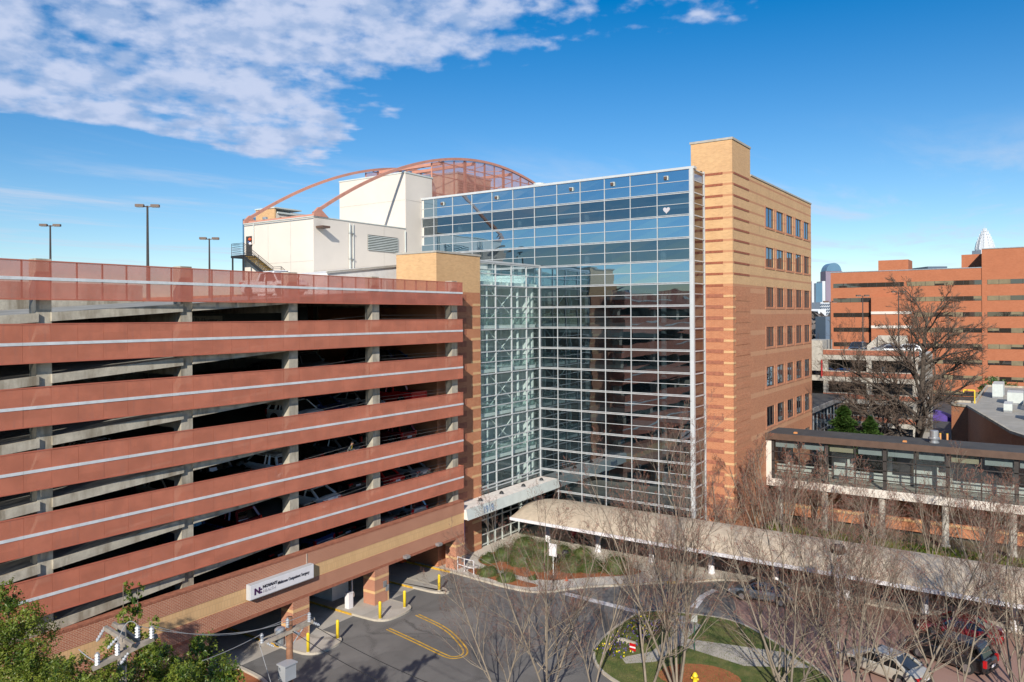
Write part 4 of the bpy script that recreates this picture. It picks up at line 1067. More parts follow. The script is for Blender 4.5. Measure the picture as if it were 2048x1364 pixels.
# rear parking deck
DX = 118.0
pd = thing('rear_parking_deck', (128, 26, 0), 'concrete and brick parking deck behind the footbridge and the big bare tree', 'parking garage')
for lv_ in range(5):
    zt = 15.95-3.1*lv_
    obj('concrete_beam', MB().box(DX-.05, 134, 13.6, 45, zt-1.5, zt-.76).box(DX-.05, DX+.3, 13.6, 26.0, zt-.78, zt), CONCL, pd)
    obj('brick_band', MB().box(DX-.12, DX-.051, 13.6, 26.0, zt-.8, zt-.12), DKB, pd)
mb = MB()
for y in (13.8, 19.6, 25.4): mb.box(DX, DX+.6, y, y+.6, 0, 15)
obj('deck_columns', mb, CONCL, pd)
obj('rear_wall', MB().box(133.7, 134, 13.61, 45, 0, 15.1), CONC2, pd)
obj('stair_shaft', MB().box(DX-.4, 124, 26.0, 28.6, 12.8, 17.2), CONCL, pd)
obj('standpipe', MB().tube((DX-.5, 26.1, 12), (DX-.5, 26.1, 14.4), .12, n=8), basic('pipe_red', (.45, .02, .02), .5), pd)
obj('ramp_wall', MB().extr([(16.5,15.2),(23.5,15.2),(21.0,17.6),(17.0,17.6)], 'x', 133, 133.3), CONCL, pd)
for x, y, h, l in ((119, 25.2, 7.6, 'left'), (128, 22.4, 8.6, 'middle'), (124, 16.9, 9.0, 'right')):
    lamp(x, y, 15.2, h, 'slim lamp post on the rear parking deck, %s of three' % l, .8, R(-60))
# dark glass link between tower and deck
dg = thing('dark_glass_link', (108, 26, 0), 'low link building with dark glass wall and flat dark roof behind the brick tower', 'building')
obj('glass_wall', MB().box(98.3, 117.8, 23.3, 23.36, 1, 9.0), WIN, dg)
mb = MB()
for i in range(11): mb.box(98.3+i*1.93, 98.38+i*1.93, 23.22, 23.3, 0, 9)
for z in (1, 3.6, 6.2, 8.8): mb.box(98.3, 117.8, 23.2, 23.3, z-.06, z+.06)
obj('mullions', mb, GALV, dg)
obj('roof', MB().box(98.2, 117.8, 22.9, 30, 9.3, 9.5), ROOFD, dg); obj('roof_fascia', MB().box(98.2, 117.9, 22.8, 22.89, 8.95, 9.55), GALV, dg)
obj('brick_base', MB().box(98.3, 117.8, 23.36, 30, 0, 9.2), DKB, dg)
t = thing('roof_vent', (101.5, 25.8, 9.5), 'silver round roof vent on the dark link roof beside the brick tower', 'roof vent')
obj('vent_body', MB().lathe([(.7,0),(.7,.2),(.5,.25),(.5,.6),(.8,.7),(.8,1.0),(.5,1.05),(.45,1.5)], (101.5, 25.8, 9.5), 16), GALV, t)
# low brick building right, with roof plant
lb = thing('low_brick_annex', (140, -2, 0), 'low dark-red brick annex with gravel roof and roof plant at the far right', 'building')
poly = [(143,9.6),(114.5,3.0),(108,0.2),(104,-20),(185,-20),(185,9),(150,9.0),(150,12),(144.5,12)]
obj('wall', MB().prism(poly, 0, 6.0), REDB, lb)
obj('roof', MB().prism([(143.3,9.2),(115,2.8),(108.5,0),(104.5,-20),(184,-20),(184,8.7),(149.6,8.7),(149.6,11.6),(144.9,11.6)], 6.0, 6.03), ROOFL, lb)
obj('parapet', band(poly+[poly[0]], .35, 6.0, 6.35), CONC, lb)
for i, (x, y, sx, sy, h) in enumerate(((150, 4.5, 5, 2.2, 1.7), (160, 7, 7, 1.6, 2.2), (128, 1.2, 3.2, 1.6, 1.9), (138, 4.6, 4.5, 1.1, 1.0), (170, 2, 3, 5, 3.2))):
    t = thing('roof_plant_unit', (x, y, 6), 'pale metal plant unit on the annex gravel roof, %s' % ('nearest tall white one', 'long one at the back', 'white cabinet near the roof edge', 'low horizontal one', 'farthest big one')[i] if i != 0 else 'pale metal plant unit in the middle of the annex gravel roof', 'plant unit', 'plant units on the annex roof')
    obj('casing', MB().box(x, x+sx, y-sy, y, 6.3, 6.3+h), FASC, t)
    obj('feet', MB().box(x+.1, x+.4, y-sy, y, 6.03, 6.3).box(x+sx-.4, x+sx-.1, y-sy, y, 6.03, 6.3), GALV, t)
t = thing('plant_cage', (140, -1, 6), 'black steel louvre cage on the annex roof', 'plant screen')
mb = MB()
for i in range(9): mb.box(138+i*.9, 138.25+i*.9, -.2, 0, 6.1, 9.4)
for i in range(9): mb.box(137.8, 138, -.2-i*.9, -.0-i*.9, 6.1, 9.4)
mb.box(137.8, 146, -.2, 0, 9.3, 9.6).box(137.8, 138, -8, 0, 9.3, 9.6)
obj('cage_slats', mb, BLKMET, t)
obj('inner_box', MB().box(139, 145, -7, -1, 6.1, 9.2), FASC, t)
t = thing('yellow_davit', (149, 9.4, 6), 'yellow hoist frame at the roof edge of the annex', 'hoist')
obj('hoist_frame', MB().path([(149, 9.0, 6), (149, 9.0, 8.2), (149, 10.6, 8.2), (149, 10.6, 7.8)], .1, 6), YELB, t)
t = thing('purple_awning', (150, 14, 0), 'purple fabric entrance awning on thin posts beside the brick annex', 'awning')
aw = MB(); rows = []
for x in (146, 150): rows.append([(x, 11.9+6*i/10, 3.5+1.0*math.sin(math.pi*i/10)) for i in range(11)])
aw.grid(rows); aw.add([(146,11.9+6*i/10,3.5+1.0*math.sin(math.pi*i/10)) for i in range(11)]+[(146,17.9,3.1),(146,11.9,3.1)], [tuple(range(13))]); obj('fabric', aw, PURP, t)
for x, y in ((146.2,12.2),(146.2,15),(146.2,17.6),(149.8,17.6)): obj('post', MB().tube((x, y, 0), (x, y, 3.5), .07, n=6), FASC, t)
for i, y in enumerate((12.4, 13.4, 14.6)):
    t = thing('orange_bollard', (142, y, 0), 'faded orange bollard before the purple awning, %s of three' % ('right', 'middle', 'left')[i], 'bollard', 'orange bollards by the purple awning')
    obj('post', MB().lathe([(.16,0),(.16,1.5),(.1,1.6)], (142, y, 0), 10), basic('faded_orange', (.65, .32, .12), .6) if i == 0 else MAT['faded_orange'], t)
    obj('cap', MB().lathe([(.18,0),(.18,.05)], (142, y, 1.6), 10), YELB, t)
# far skyline
def far(name, lab, cat='skyscraper'): return thing(name, (1700, 200, 0), lab, cat)
FW = basic('far_white', (.55, .58, .62), .6, .05, .01); FB = basic('far_blue_glass', (.10, .20, .30), .25, .1, .01); FP = basic('far_pink_stone', (.22, .18, .24), .6, .05, .01); FD = basic('far_dark', (.10, .14, .2), .4, .1, .01)  # distance haze is mixed into these pale, bluish colours
def fbox(mb, p0, p1, ytop, d, dep=30, ybot=700):
    """axis-parallel block at depth d whose front spans two bearings"""
    hw = (p1-p0)/1545*d/2; c = ((p0+p1)/2-1024)/1545
    fxx, fyy = math.cos(ca), math.sin(ca); rx, ry = math.sin(ca), -math.cos(ca)
    cx = (fxx+c*rx)*d; cy = (fyy+c*ry)*d; zt = 21+(627-ytop)/1545*d
    q = [(cx+s1*hw*rx+s2*dep*fxx, cy+s1*hw*ry+s2*dep*fyy) for s1, s2 in ((-1,0),(1,0),(1,1),(-1,1))]
    mb.prism(q, 0, zt); return (cx+dep/2*fxx, cy+dep/2*fyy, zt, hw)
t = far('crown_skyscraper', 'white stepped crown top of a far skyscraper above the orange hospital')
mb = MB(); cx, cy, zt, hw = fbox(mb, 1963, 1997, 500, 1500); obj('shaft', mb, FW, t)
mb = MB()
for i, (f_, y0) in enumerate(((.92,494),(.85,488),(.76,482),(.64,476),(.50,470),(.34,464),(.18,459))):
    r_ = hw*f_*1.1; z = 21+(627-y0)*1500/1545
    mb.prism([(cx+r_*math.cos(2*math.pi*j/12), cy+r_*math.sin(2*math.pi*j/12)) for j in range(12)], zt-2, z)
    for j in range(12): 
        a_ = 2*math.pi*j/12; mb.tube((cx+r_*math.cos(a_), cy+r_*math.sin(a_), z-4), (cx+r_*math.cos(a_)*.97, cy+r_*math.sin(a_)*.97, z+3.2), 1.0, .5, 4)
mb.tube((cx, cy, zt), (cx, cy, 21+(627-452)*1500/1545), 1.2, .3, 5)
obj('crown', mb, FW, t)
mb = MB()
for j in range(12):
    p0 = 1963.8+j*2.8; fbox(mb, p0, p0+.9, 508+0*j, 1498, 2)
obj('window_strips', mb, FD, t)
t = far('arched_skyscraper', 'far tower with rounded blue top beside the orange hospital')
mb = MB(); c_ = fbox(mb, 1652, 1685, 541, 1700); obj('shaft', mb, FP, t)
fxx, fyy = math.cos(ca), math.sin(ca); rx, ry = math.sin(ca), -math.cos(ca); mb = MB(); rows = []
for dd in (-15, 15):
    rows.append([(c_[0]+dd*fxx+c_[3]*.92*math.cos(math.pi*i/14)*rx, c_[1]+dd*fyy+c_[3]*.92*math.cos(math.pi*i/14)*ry, c_[2]-1+19*math.sin(math.pi*i/14)) for i in range(15)])
mb.grid(rows); mb.add(rows[0], [tuple(range(15))]); mb.add(rows[1], [tuple(range(15))]); obj('round_top', mb, FB, t)
mb = MB()
for j in range(24): 
    for p0 in (1652.6,): fbox(mb, 1652.5, 1684.5, 544+j*3.6, 1698, 1.5)
t = far('pale_glass_tower', 'far pale blue tower left of the rounded skyscraper')
mb = MB(); fbox(mb, 1624, 1632, 561, 1600); fbox(mb, 1645, 1651, 561, 1600); obj('white_frame', mb, FW, t)
mb = MB(); fbox(mb, 1632, 1645, 565, 1590); obj('glass', mb, FB, t)
t = far('white_office', 'far white office block with dark window grid', 'office building')
mb = MB(); fbox(mb, 1641, 1661, 603, 900); obj('wall', mb, FW, t)
mb = MB()
for r_ in range(5):
    for c_ in range(5): 
        m_ = MB(); q_ = fbox(m_, 1642.5+c_*3.8, 1644.8+c_*3.8, 606+r_*6, 898, 1); mb.box(q_[0]-1.0, q_[0]-.4, q_[1]-.7, q_[1]+.7, q_[2]-1.7, q_[2])
obj('windows', mb, FD, t)
t = far('white_parking_block', 'low far white block with small windows beside the brick tower', 'building')
mb = MB(); fbox(mb, 1618, 1652, 617, 800); obj('wall', mb, FW, t)
mb = MB()
for r_ in range(5): 
    for c_ in range(5):
        m_ = MB(); q_ = fbox(m_, 1626+c_*2.4, 1627+c_*2.4, 620+r_*4, 798, 1); mb.box(q_[0]-.9, q_[0]-.4, q_[1]-.3, q_[1]+.3, q_[2]-1.0, q_[2])
obj('windows', mb, FD, t)
t = far('roof_edge_tower', 'far flat dark roof just above the orange hospital roofline', 'building')
mb = MB(); fbox(mb, 1856, 1895, 533, 700); obj('roof_block', mb, FD, t)
mb = MB(); fbox(mb, 1651, 1662, 632, 300, 10); tag(obj('blue_grey_slab_building', mb, FD), 'narrow blue-grey building side beside the orange hospital', 'building')

# ================================================================ CARS
def car_proto(kind):
    t = bpy.data.objects.new('parked_car', None); COL.objects.link(t)
    sp_ = {'sedan': dict(L=4.8, W=.92, H=1.45, sh=.92, gh=(-1.75,-.95,.45,1.25), hood=.86, r=.33, wb=1.38),
           'suv': dict(L=4.7, W=.94, H=1.70, sh=1.06, gh=(-2.15,-1.85,.35,1.15), hood=1.02, r=.37, wb=1.35),
           'pickup': dict(L=5.6, W=.98, H=1.85, sh=1.15, gh=(-.75,-.55,.85,1.45), hood=1.12, r=.41, wb=1.75)}[kind]
    L, Wd, H, sh, gh, hood, r, wb = (sp_[k] for k in ('L','W','H','sh','gh','hood','r','wb')); h = L/2
    st = [(-h, .82, .45, sh*.80), (-h+.08, .95, .30, sh*.93), (-h+.5, 1, .24, sh), (gh[0], 1, .22, sh), (0, 1, .22, sh-.02), (gh[3], 1, .22, hood+.03), (h-.55, .98, .24, hood-.04), (h-.12, .92, .28, hood-.18), (h, .78, .42, hood-.34)]
    rows = []
    for x, wf, zb, zt in st:
        w = Wd*wf; q = [(w*.86,zb),(w,zb+.14),(w*1.0,zt-.2),(w*.955,zt-.06),(w*.86,zt)]
        rows.append([(x, y, z) for y, z in q]+[(x, 0, zt+.03)]+[(x, -y, z) for y, z in q[::-1]]+[(x, 0, zb)])
    mb = MB().grid(rows, True); n = len(rows[0]); mb.f += [tuple(range(n))[::-1], tuple(range((len(rows)-1)*n, len(rows)*n))]; mb.mi += [0, 0]
    # roof and pillars
    wb_, wt = Wd*.90, Wd*.70
    zr = H; zs = sh-.02
    P0 = [(gh[0], wb_, zs), (gh[1], wt, zr-.05), (gh[2], wt, zr-.03), (gh[3], wb_, hood+.0)]
    mb.add([(gh[1]-.10,-wt-.06,zr-.15),(gh[2]+.10,-wt-.06,zr-.13),(gh[2]+.10,wt+.06,zr-.13),(gh[1]-.10,wt+.06,zr-.15),
            (gh[1]+.1,-wt*.8,zr),(gh[2]-.15,-wt*.8,zr+.015),(gh[2]-.15,wt*.8,zr+.015),(gh[1]+.1,wt*.8,zr)],
           [(0,1,5,4),(1,2,6,5),(2,3,7,6),(3,0,4,7),(4,5,6,7),(0,3,2,1)])
    xm_ = (gh[1]+gh[2])/2
    for s_ in (-1, 1):
        pr_ = [((gh[0], s_*wb_, zs), (gh[1], s_*wt, zr-.08), .10), ((gh[3], s_*wb_, hood), (gh[2], s_*wt, zr-.07), .06), ((xm_-.1, s_*wb_*1.01, zs), (xm_-.1, s_*wt, zr-.07), .06)]
        if kind == 'suv': pr_.append(((gh[0]+.85, s_*wb_*1.01, zs), (gh[0]+.95, s_*wt, zr-.07), .09))
        for p0, p1, rr in pr_: mb.tube(p0, p1, rr, rr, 5)
    body = obj('body', mb, PW, t, smooth=False, world=False)
    g_ = MB(); q0 = [(gh[0]+.02,wb_-.03,zs),(gh[1],wt-.02,zr-.06),(gh[2],wt-.02,zr-.04),(gh[3]-.02,wb_-.03,hood-.01)]
    v = [(x, y, z) for x, y, z in q0]+[(x, -y, z) for x, y, z in q0]
    g_.add(v, [(3,2,1,0),(4,5,6,7),(0,1,5,4),(2,3,7,6),(1,2,6,5)])
    obj('window', g_, CARG, t, world=False)
    if kind == 'pickup':
        obj('cargo_bed', MB().box(-h+.1, gh[0]-.12, -Wd*.80, Wd*.80, sh-.01, sh+.035), PLAST, t, world=False)  # raised black slab; its colour stands in for the shade of a hollow bed
        rl_ = MB().box(-h+.03, gh[0]-.05, Wd*.80, Wd*.95, sh-.02, sh+.10).box(-h+.03, gh[0]-.05, -Wd*.95, -Wd*.80, sh-.02, sh+.10).box(-h+.0, -h+.09, -Wd*.95, Wd*.95, sh-.15, sh+.10)
        obj('bed_rail', rl_, PW, t, world=False)
    for sx in (-1, 1):
        for s_ in (-1, 1):
            w_ = obj('wheel', MB().lathe([(r*.6,-.11),(r*.95,-.11),(r,-.07),(r,.07),(r*.95,.11),(r*.6,.11)], (sx*wb, s_*(Wd-.07), r), 18, 'y'), TYRE, t, world=False)
            m_ = MB().lathe([(r*.62,-.005),(r*.62,.012)], (sx*wb, s_*(Wd+.03), r), 14, 'y')
            obj('rim', m_, RIM, w_, world=False)
            ahm = MB(); a0 = [(sx*wb+(r+.09)*math.cos(math.pi*i/10), r+(r+.09)*math.sin(math.pi*i/10)) for i in range(11)]; a1 = [(sx*wb+(r+.0)*math.cos(math.pi*i/10), r+(r+.0)*math.sin(math.pi*i/10)) for i in range(11)]
            ahm.grid([[(x, s_*(Wd+.006), z) for x, z in a0], [(x, s_*(Wd+.006), z) for x, z in a1]])
            obj('wheel_arch', ahm, PLAST, t, world=False)
    for s_ in (-1, 1):
        obj('headlight', MB().box(h-.30, h-.06, s_*Wd*.58, s_*Wd*.86, hood-.36, hood-.22), CLRL, t, world=False)
        if kind == 'sedan': tl = MB().box(-h-.0, -h+.22, s_*Wd*.52, s_*Wd*.93, sh-.26, sh-.10)
        else: tl = MB().box(-h-.01, -h+.16, s_*Wd*.80, s_*Wd*.97, sh-.40, sh+.0)
        obj('taillight', tl, REDL, t, world=False)
        obj('side_mirror', MB().box(gh[3]-.35, gh[3]-.18, s_*Wd*.95, s_*(Wd*.95+.2), hood+.02, hood+.17), PLAST if kind != 'sedan' else PW, t, world=False)
    obj('grille', MB().box(h-.08, h+.01, -.5, .5, .42, hood-.38), PLAST, t, world=False)
    obj('bumper', MB().box(-h-.05, -h+.05, -Wd*.8, Wd*.8, .34, .50), GALV if kind == 'pickup' else PLAST, t, world=False)
    obj('licence_plate', MB().box(-h-.065, -h-.052, -.25, .25, .56, .70) if kind != 'pickup' else MB().box(-h-.065, -h-.052, -.25, .25, .36, .48), SIGNW, t, world=False)
    return t
PROTO = {}
NAMES = {'sedan': ('parked_sedan', 'sedan'), 'suv': ('parked_suv', 'suv'), 'pickup': ('parked_pickup', 'pickup truck')}
def put_car(kind, x, y, z, head, pm, lab, grp='cars parked in the garage', tilt=0):
    if kind not in PROTO:
        r_ = car_proto(kind); PROTO[kind] = r_; o = r_
        o = copy_tree(r_, None, {PW: pm})
    else: o = copy_tree(PROTO[kind], None, {PW: pm})
    o.name = NAMES[kind][0]; o.location = (x, y, z); o.rotation_euler = (0, tilt, R(head)) if tilt == 0 else (Euler((0, 0, R(head))).to_matrix() @ Matrix.Identity(3)).to_euler()
    if tilt: o.rotation_euler = (Matrix.Rotation(tilt, 3, 'Y') @ Euler((0, 0, R(head))).to_matrix()).to_euler()
    return tag(o, lab, NAMES[kind][1], grp)
def lz(k): return 22.3-3.05*k+.004
RT = -math.atan(.068)
# heads: -90 nose to the street, 90 tail to the street
L_ = [
 ('pickup', 37.2, 46.6, 0, -90, PW, 'white pickup seen through the mesh on the top deck of the garage'),
 ('pickup', 38.9, 45.2, 2, -100, PG, 'dark grey pickup facing out on the second level, left bay of the flat part'),
 ('suv', 44.9, 44.0, 2, -90, PK, 'black SUV facing out on the second level near the brick stair tower'),
 ('sedan', 48.0, 45.0, 2, -90, PB, 'dark blue sedan on the second level right beside the stair tower'),
 ('sedan', 35.8, 45.0, 2, -90, PK, 'black sedan facing out on the second level behind the concrete column'),
 ('suv', 37.0, 43.6, 3, -90, PW, 'white crossover facing out on the third level'),
 ('sedan', 40.0, 44.6, 3, -90, PB, 'dark blue sedan beside the white crossover on the third level'),
 ('sedan', 43.6, 44.4, 3, -90, PS, 'silver sedan behind the concrete column on the third level'),
 ('pickup', 47.4, 44.0, 3, 90, PR, 'bright red pickup with its tailgate to the street on the third level'),
 ('suv', 22.9, 44.0, 3, -90, PW, 'white SUV on the sloping third level in the left bay'),
 ('suv', 27.3, 43.8, 4, -90, PT, 'pale beige SUV facing out on the sloping fourth level'),
 ('pickup', 30.9, 44.6, 4, 90, PK, 'black pickup with its empty bed towards the street on the sloping fourth level'),
 ('suv', 34.3, 43.5, 4, 90, PW, 'white SUV with red tail lamps behind a column on the fourth level'),
 ('sedan', 37.2, 44.4, 4, 90, PK, 'black sedan with red tail lamps left of the leaning person on the fourth level'),
 ('sedan', 40.4, 43.6, 4, 90, PG, 'slate grey sedan right of the leaning person on the fourth level'),
 ('suv', 47.0, 44.3, 4, 90, PD, 'maroon SUV with chrome tailgate on the fourth level beside the stair tower'),
 ('suv', 43.8, 45.6, 4, 90, PK, 'black SUV between column and maroon SUV on the fourth level'),
 ('sedan', 38.0, 43.4, 5, 90, PW, 'white sedan with its boot to the street on the fifth level'),
 ('suv', 31.7, 44.2, 5, 90, PD, 'maroon SUV tail to the street on the sloping fifth level'),
 ('pickup', 28.6, 44.2, 5, 90, PB, 'dark blue pickup tail to the street on the sloping fifth level'),
 ('sedan', 20.2, 44.2, 5, -90, PT, 'pale beige sedan facing out on the sloping fifth level'),
 ('sedan', 44.8, 43.6, 5, 90, PR, 'red sedan tail to the street on the fifth level behind the cables'),
 ('sedan', 48.2, 43.8, 5, 90, PS, 'silver sedan tail to the street at the right end of the fifth level'),
 ('sedan', 41.9, 45.0, 5, 90, PK, 'black sedan half hidden by the column on the fifth level'),
 ('pickup', 37.6, 44.2, 6, 90, PB, 'blue pickup with red tail lamp just over the brick wall'),
 ('sedan', 40.3, 44.4, 6, 90, PK, 'black sedan just over the brick wall beside the blue pickup'),
 ('sedan', 43.9, 43.6, 6, 90, PG, 'dark grey sedan just over the brick wall in the right bay'),
 ('suv', 47.3, 43.4, 6, 90, PS, 'silver SUV tail to the street just over the brick wall at the right end'),
 ('sedan', 33.4+1.4, 45.2, 6, 90, PK, 'black sedan in the shade over the brick wall behind the white sign'),
]
for (k_, x, y, lv_, hd, pm, lab) in L_:
    z = lz(lv_)+ramp(x); put_car(k_, x, y+(.35 if lv_ > 1 else 0), z+.02, hd, pm, lab, tilt=(RT if x < 41 else 0))
G2 = 'cars on the drive'
put_car('sedan', 57.3, 16.9, .01, 95, PG, 'dark grey sedan stopped on the brick pavers beside the walkway canopy', G2)
put_car('sedan', 49.3, 7.6, .01, 70, PT, 'pale beige sedan nearest the camera at the bottom right', G2)
put_car('suv', 53.2, 4.6, .01, 72, PK, 'black SUV on the pavers at the bottom right edge', G2)
put_car('sedan', 57.6, 4.4, .01, 92, PD, 'maroon sedan under the branches beside the canopy at the right edge', G2)
G3 = 'cars on the rear parking deck'
for i, (x, y, pm, k_, z, l) in enumerate(((122.5, 22.2, PK, 'suv', 15.2, 'black SUV on the rear deck roof, leftmost'), (121.5, 17.6, PS, 'sedan', 15.2, 'silver sedan on the rear deck roof behind the bare tree'),
        (124.5, 15.9, PW, 'sedan', 15.2, 'white sedan on the rear deck roof behind the bare tree'), (126, 18.6, PG, 'sedan', 15.2, 'grey sedan in the second row of the rear deck roof'), (121, 19.4, PS, 'suv', 12.1, 'silver SUV in the open storey of the rear deck'),
        (120.6, 26.6, PB, 'sedan', 12.1, 'blue sedan roof above the rear deck parapet, left'), (120.6, 24.0, PB, 'sedan', 12.1, 'blue sedan roof above the rear deck parapet, right'))):
    put_car(k_, x, y, z-.45 if z < 13 else z, 180 if k_ == 'suv' else 100, pm, l, G3)
for r_ in PROTO.values():
    for c_ in [o for o in bpy.data.objects if o.parent == r_]:
        for d_ in [o for o in bpy.data.objects if o.parent == c_]: bpy.data.objects.remove(d_)
        bpy.data.objects.remove(c_)
    bpy.data.objects.remove(r_)

# ================================================================ BARE TREES
def bare(seed, h, trunks, spread, r0, dens=1.0, asc=.75, fork=.12, tw=.0075, lim=7):
    rnd = random.Random(seed); wood = MB(); twig = MB(); bud = MB()
    def rv(): return Vector((rnd.uniform(-1, 1), rnd.uniform(-1, 1), rnd.uniform(-1, 1)))
    def grow(p, d, ln, r, lev):
        mb = wood if lev < 3 else twig; ns = 6 if lev == 0 else (4 if lev < 3 else 2); sides = (8, 6, 4, 3, 3)[lev]
        pts = [p]; dirs = []; rs_ = [r]
        for i in range(ns):
            d = (d+rv()*(.10 if lev == 0 else .17)+Vector((0, 0, .10*asc if lev < 4 else .04))).normalized()
            p = p+d*(ln/ns); pts.append(p); dirs.append(d); rs_.append(max(tw*.6, r*(1-.78*(i+1)/ns)))
        for i in range(ns): mb.tube(pts[i], pts[i+1], rs_[i], rs_[i+1], sides, cap=False)
        if lev >= 3 and rnd.random() < .22: bud.tube(p-d*.02, p+d*.035, .010, .004, 3)
        if lev >= 4: return
        nc = int((lim, 7, 6, 4)[lev]*dens*rnd.uniform(.8, 1.2))
        for c in range(nc):
            f = (fork if lev == 0 else .18)+(1-(fork if lev == 0 else .18))*(c+rnd.random())/nc; f = min(.98, f)*ns; i = int(min(ns-1, f))
            q = pts[i].lerp(pts[i+1], f-i); dd = dirs[i]
            side = dd.cross(rv()).normalized()
            nd = (dd*rnd.uniform(.75, 1.1)+side*rnd.uniform(.45, .9)*(spread if lev < 2 else 1)+Vector((0, 0, .25*asc))).normalized()
            rem = 1-f/ns*.6
            grow(q, nd, ln*rem*rnd.uniform((.45, .42, .38, .4)[lev], (.7, .62, .6, .6)[lev]), rs_[i]*(.55 if lev < 2 else .6), lev+1)
    for k in range(trunks):
        a_ = 2*math.pi*k/trunks+rnd.random(); sp_ = (.0 if trunks == 1 else spread*.38)
        grow(Vector((math.cos(a_)*.12*(trunks > 1), math.sin(a_)*.12*(trunks > 1), 0)), Vector((math.cos(a_)*sp_, math.sin(a_)*sp_, 1)).normalized(), h*rnd.uniform(.82, 1), r0, 0)
    return wood, twig, bud
TP = {}
def tree(proto, x, y, z, rot, s, lab, grp, mats=(None, None), name='bare_tree'):
    if proto not in TP:
        kw = {'vase': dict(seed=3, h=11.2, trunks=4, spread=1.0, r0=.068, dens=1.1, tw=.0062, asc=.55, lim=10), 'vase3': dict(seed=31, h=11.0, trunks=3, spread=1.15, r0=.075, dens=1.05, tw=.0062, asc=.4, lim=9), 'vase2': dict(seed=11, h=13.2, trunks=5, spread=.8, r0=.078, dens=1.1, tw=.0062, asc=.55, lim=10),
              'slim': dict(seed=5, h=10.2, trunks=2, spread=.95, r0=.068, dens=1.15, tw=.0062, asc=.5, lim=10), 'bush': dict(seed=8, h=5.0, trunks=5, spread=1.0, r0=.045, dens=1.0, tw=.007),
              'giant': dict(seed=21, h=25, trunks=1, spread=1.5, r0=.62, dens=1.75, asc=.22, fork=.26, tw=.022, lim=10)}[proto]
        w_, tg, bd = bare(**kw); me = []
        t = bpy.data.objects.new(name, None); COL.objects.link(t)
        m1, m2 = mats
        obj('trunk', w_, m1 or BARK, t, smooth=True, world=False); obj('crown', tg, m2 or TWIG, t, world=False)
        if not mats[0]: obj('buds', bd, basic('red_buds', (.30, .09, .055), .7, .2) if 'red_buds' not in MAT else MAT['red_buds'], t, world=False)
        TP[proto] = t; o = t
    else:
        o = copy_tree(TP[proto])
    if mats[0]:
        for c in [q for q in bpy.data.objects if q.parent == o]:
            c.material_slots[0].link = 'OBJECT'; c.material_slots[0].material = mats[0] if c.name.startswith('trunk') else mats[1]
    if grp == 'bare trees along the drive': x, y = x*.962, y*.962
    o.location = (x, y, z); o.rotation_euler = (R((rot*7 % 5)-2.5), R((rot*3 % 5)-2.5), R(rot)); o.scale = (s*(1+.08*math.sin(rot)), s*(1-.08*math.cos(rot)), s)
    return tag(o, lab, 'bare tree', grp)
GT = 'bare trees along the drive'
tree('vase', 37.4, 23.2, 0, 20, .98, 'bare multi-stemmed tree in front of the yellow loop marking', GT)
tree('slim', 35.6, 25.2, 0, 80, .80, 'slim bare tree left of the one before the crosswalk line', GT)
tree('vase2', 41.9, 17.3, .1, 0, 1.08, 'tallest bare tree, in front of the glass corner', GT)
tree('slim', 40.8, 18.6, .1, 200, 1.15, 'slim bare tree right beside the tallest one on the island', GT)
tree('vase3', 46.4, 12.8, .1, 140, 1.0, 'bare tree on the island in front of the paver road', GT)
tree('vase2', 44.6, 8.6, .1, 75, .86, 'bare tree at the bottom edge in front of the parked beige sedan', GT)
tree('slim', 48.8, 9.9, .1, 310, 1.06, 'slim bare tree on the right tip of the island', GT)
tree('vase3', 47.8, 4.2, .1, 250, .95, 'bare tree in front of the black SUV at the bottom right', GT)
tree('vase2', 50.2, .9, .1, 190, .85, 'bare tree at the right edge of the picture', GT)
tree('vase', 43.6, 11.4, .1, 10, .97, 'bare tree at the bottom edge right of the yellow hydrant', GT)
tree('slim', 46.0, 6.2, 0, 260, 1.1, 'slim bare tree standing before the parked beige sedan roof', GT)
tree('slim', 39.4, 21.4, .1, 300, .85, 'small slim bare tree at the kerb of the island beside the flower bed', GT)
tree('slim', 53.4, 1.2, .1, 30, 1.15, 'slim bare tree behind the right edge tree', GT)
G4 = 'bare shrubs between canopy and footbridge'
for i, (x, y, s, rz, l) in enumerate(((69.2, 20.3, 1.7, 0, 'tall tan bare shrub at the foot of the brick tower corner'), (72.6, 19.6, 1.75, 60, 'tall tan bare shrub between brick tower and footbridge'), (75.2, 17.6, 1.5, 200, 'reddish bare shrub before the left footbridge column'),
        (71.5, 15.2, 1.1, 120, 'reddish bare shrub behind the canopy, left'), (72.5, 11.6, 1.15, 20, 'reddish bare shrub behind the canopy, middle'), (73.0, 7.6, 1.3, 250, 'reddish bare shrub behind the canopy, right'), (72.0, 3.4, 1.5, 90, 'bare shrub behind the canopy near the right edge'), (67.6, 23.4, 1.3, 10, 'bare shrub close to the glass corner post'))):
    tree('bush', x, y, .1, rz, s, l, G4, name='bare_shrub')
tree('giant', 95.5, 11.6, 0, 205, .88, 'huge dark spreading bare tree in front of the orange hospital', 'big trees', (BARKD, TWIGG))
tree('vase', 104, 17.9, 0, 30, 1.7, 'smaller dark bare tree left of the huge one, before the rear deck', 'big trees', (BARKD, TWIGG))

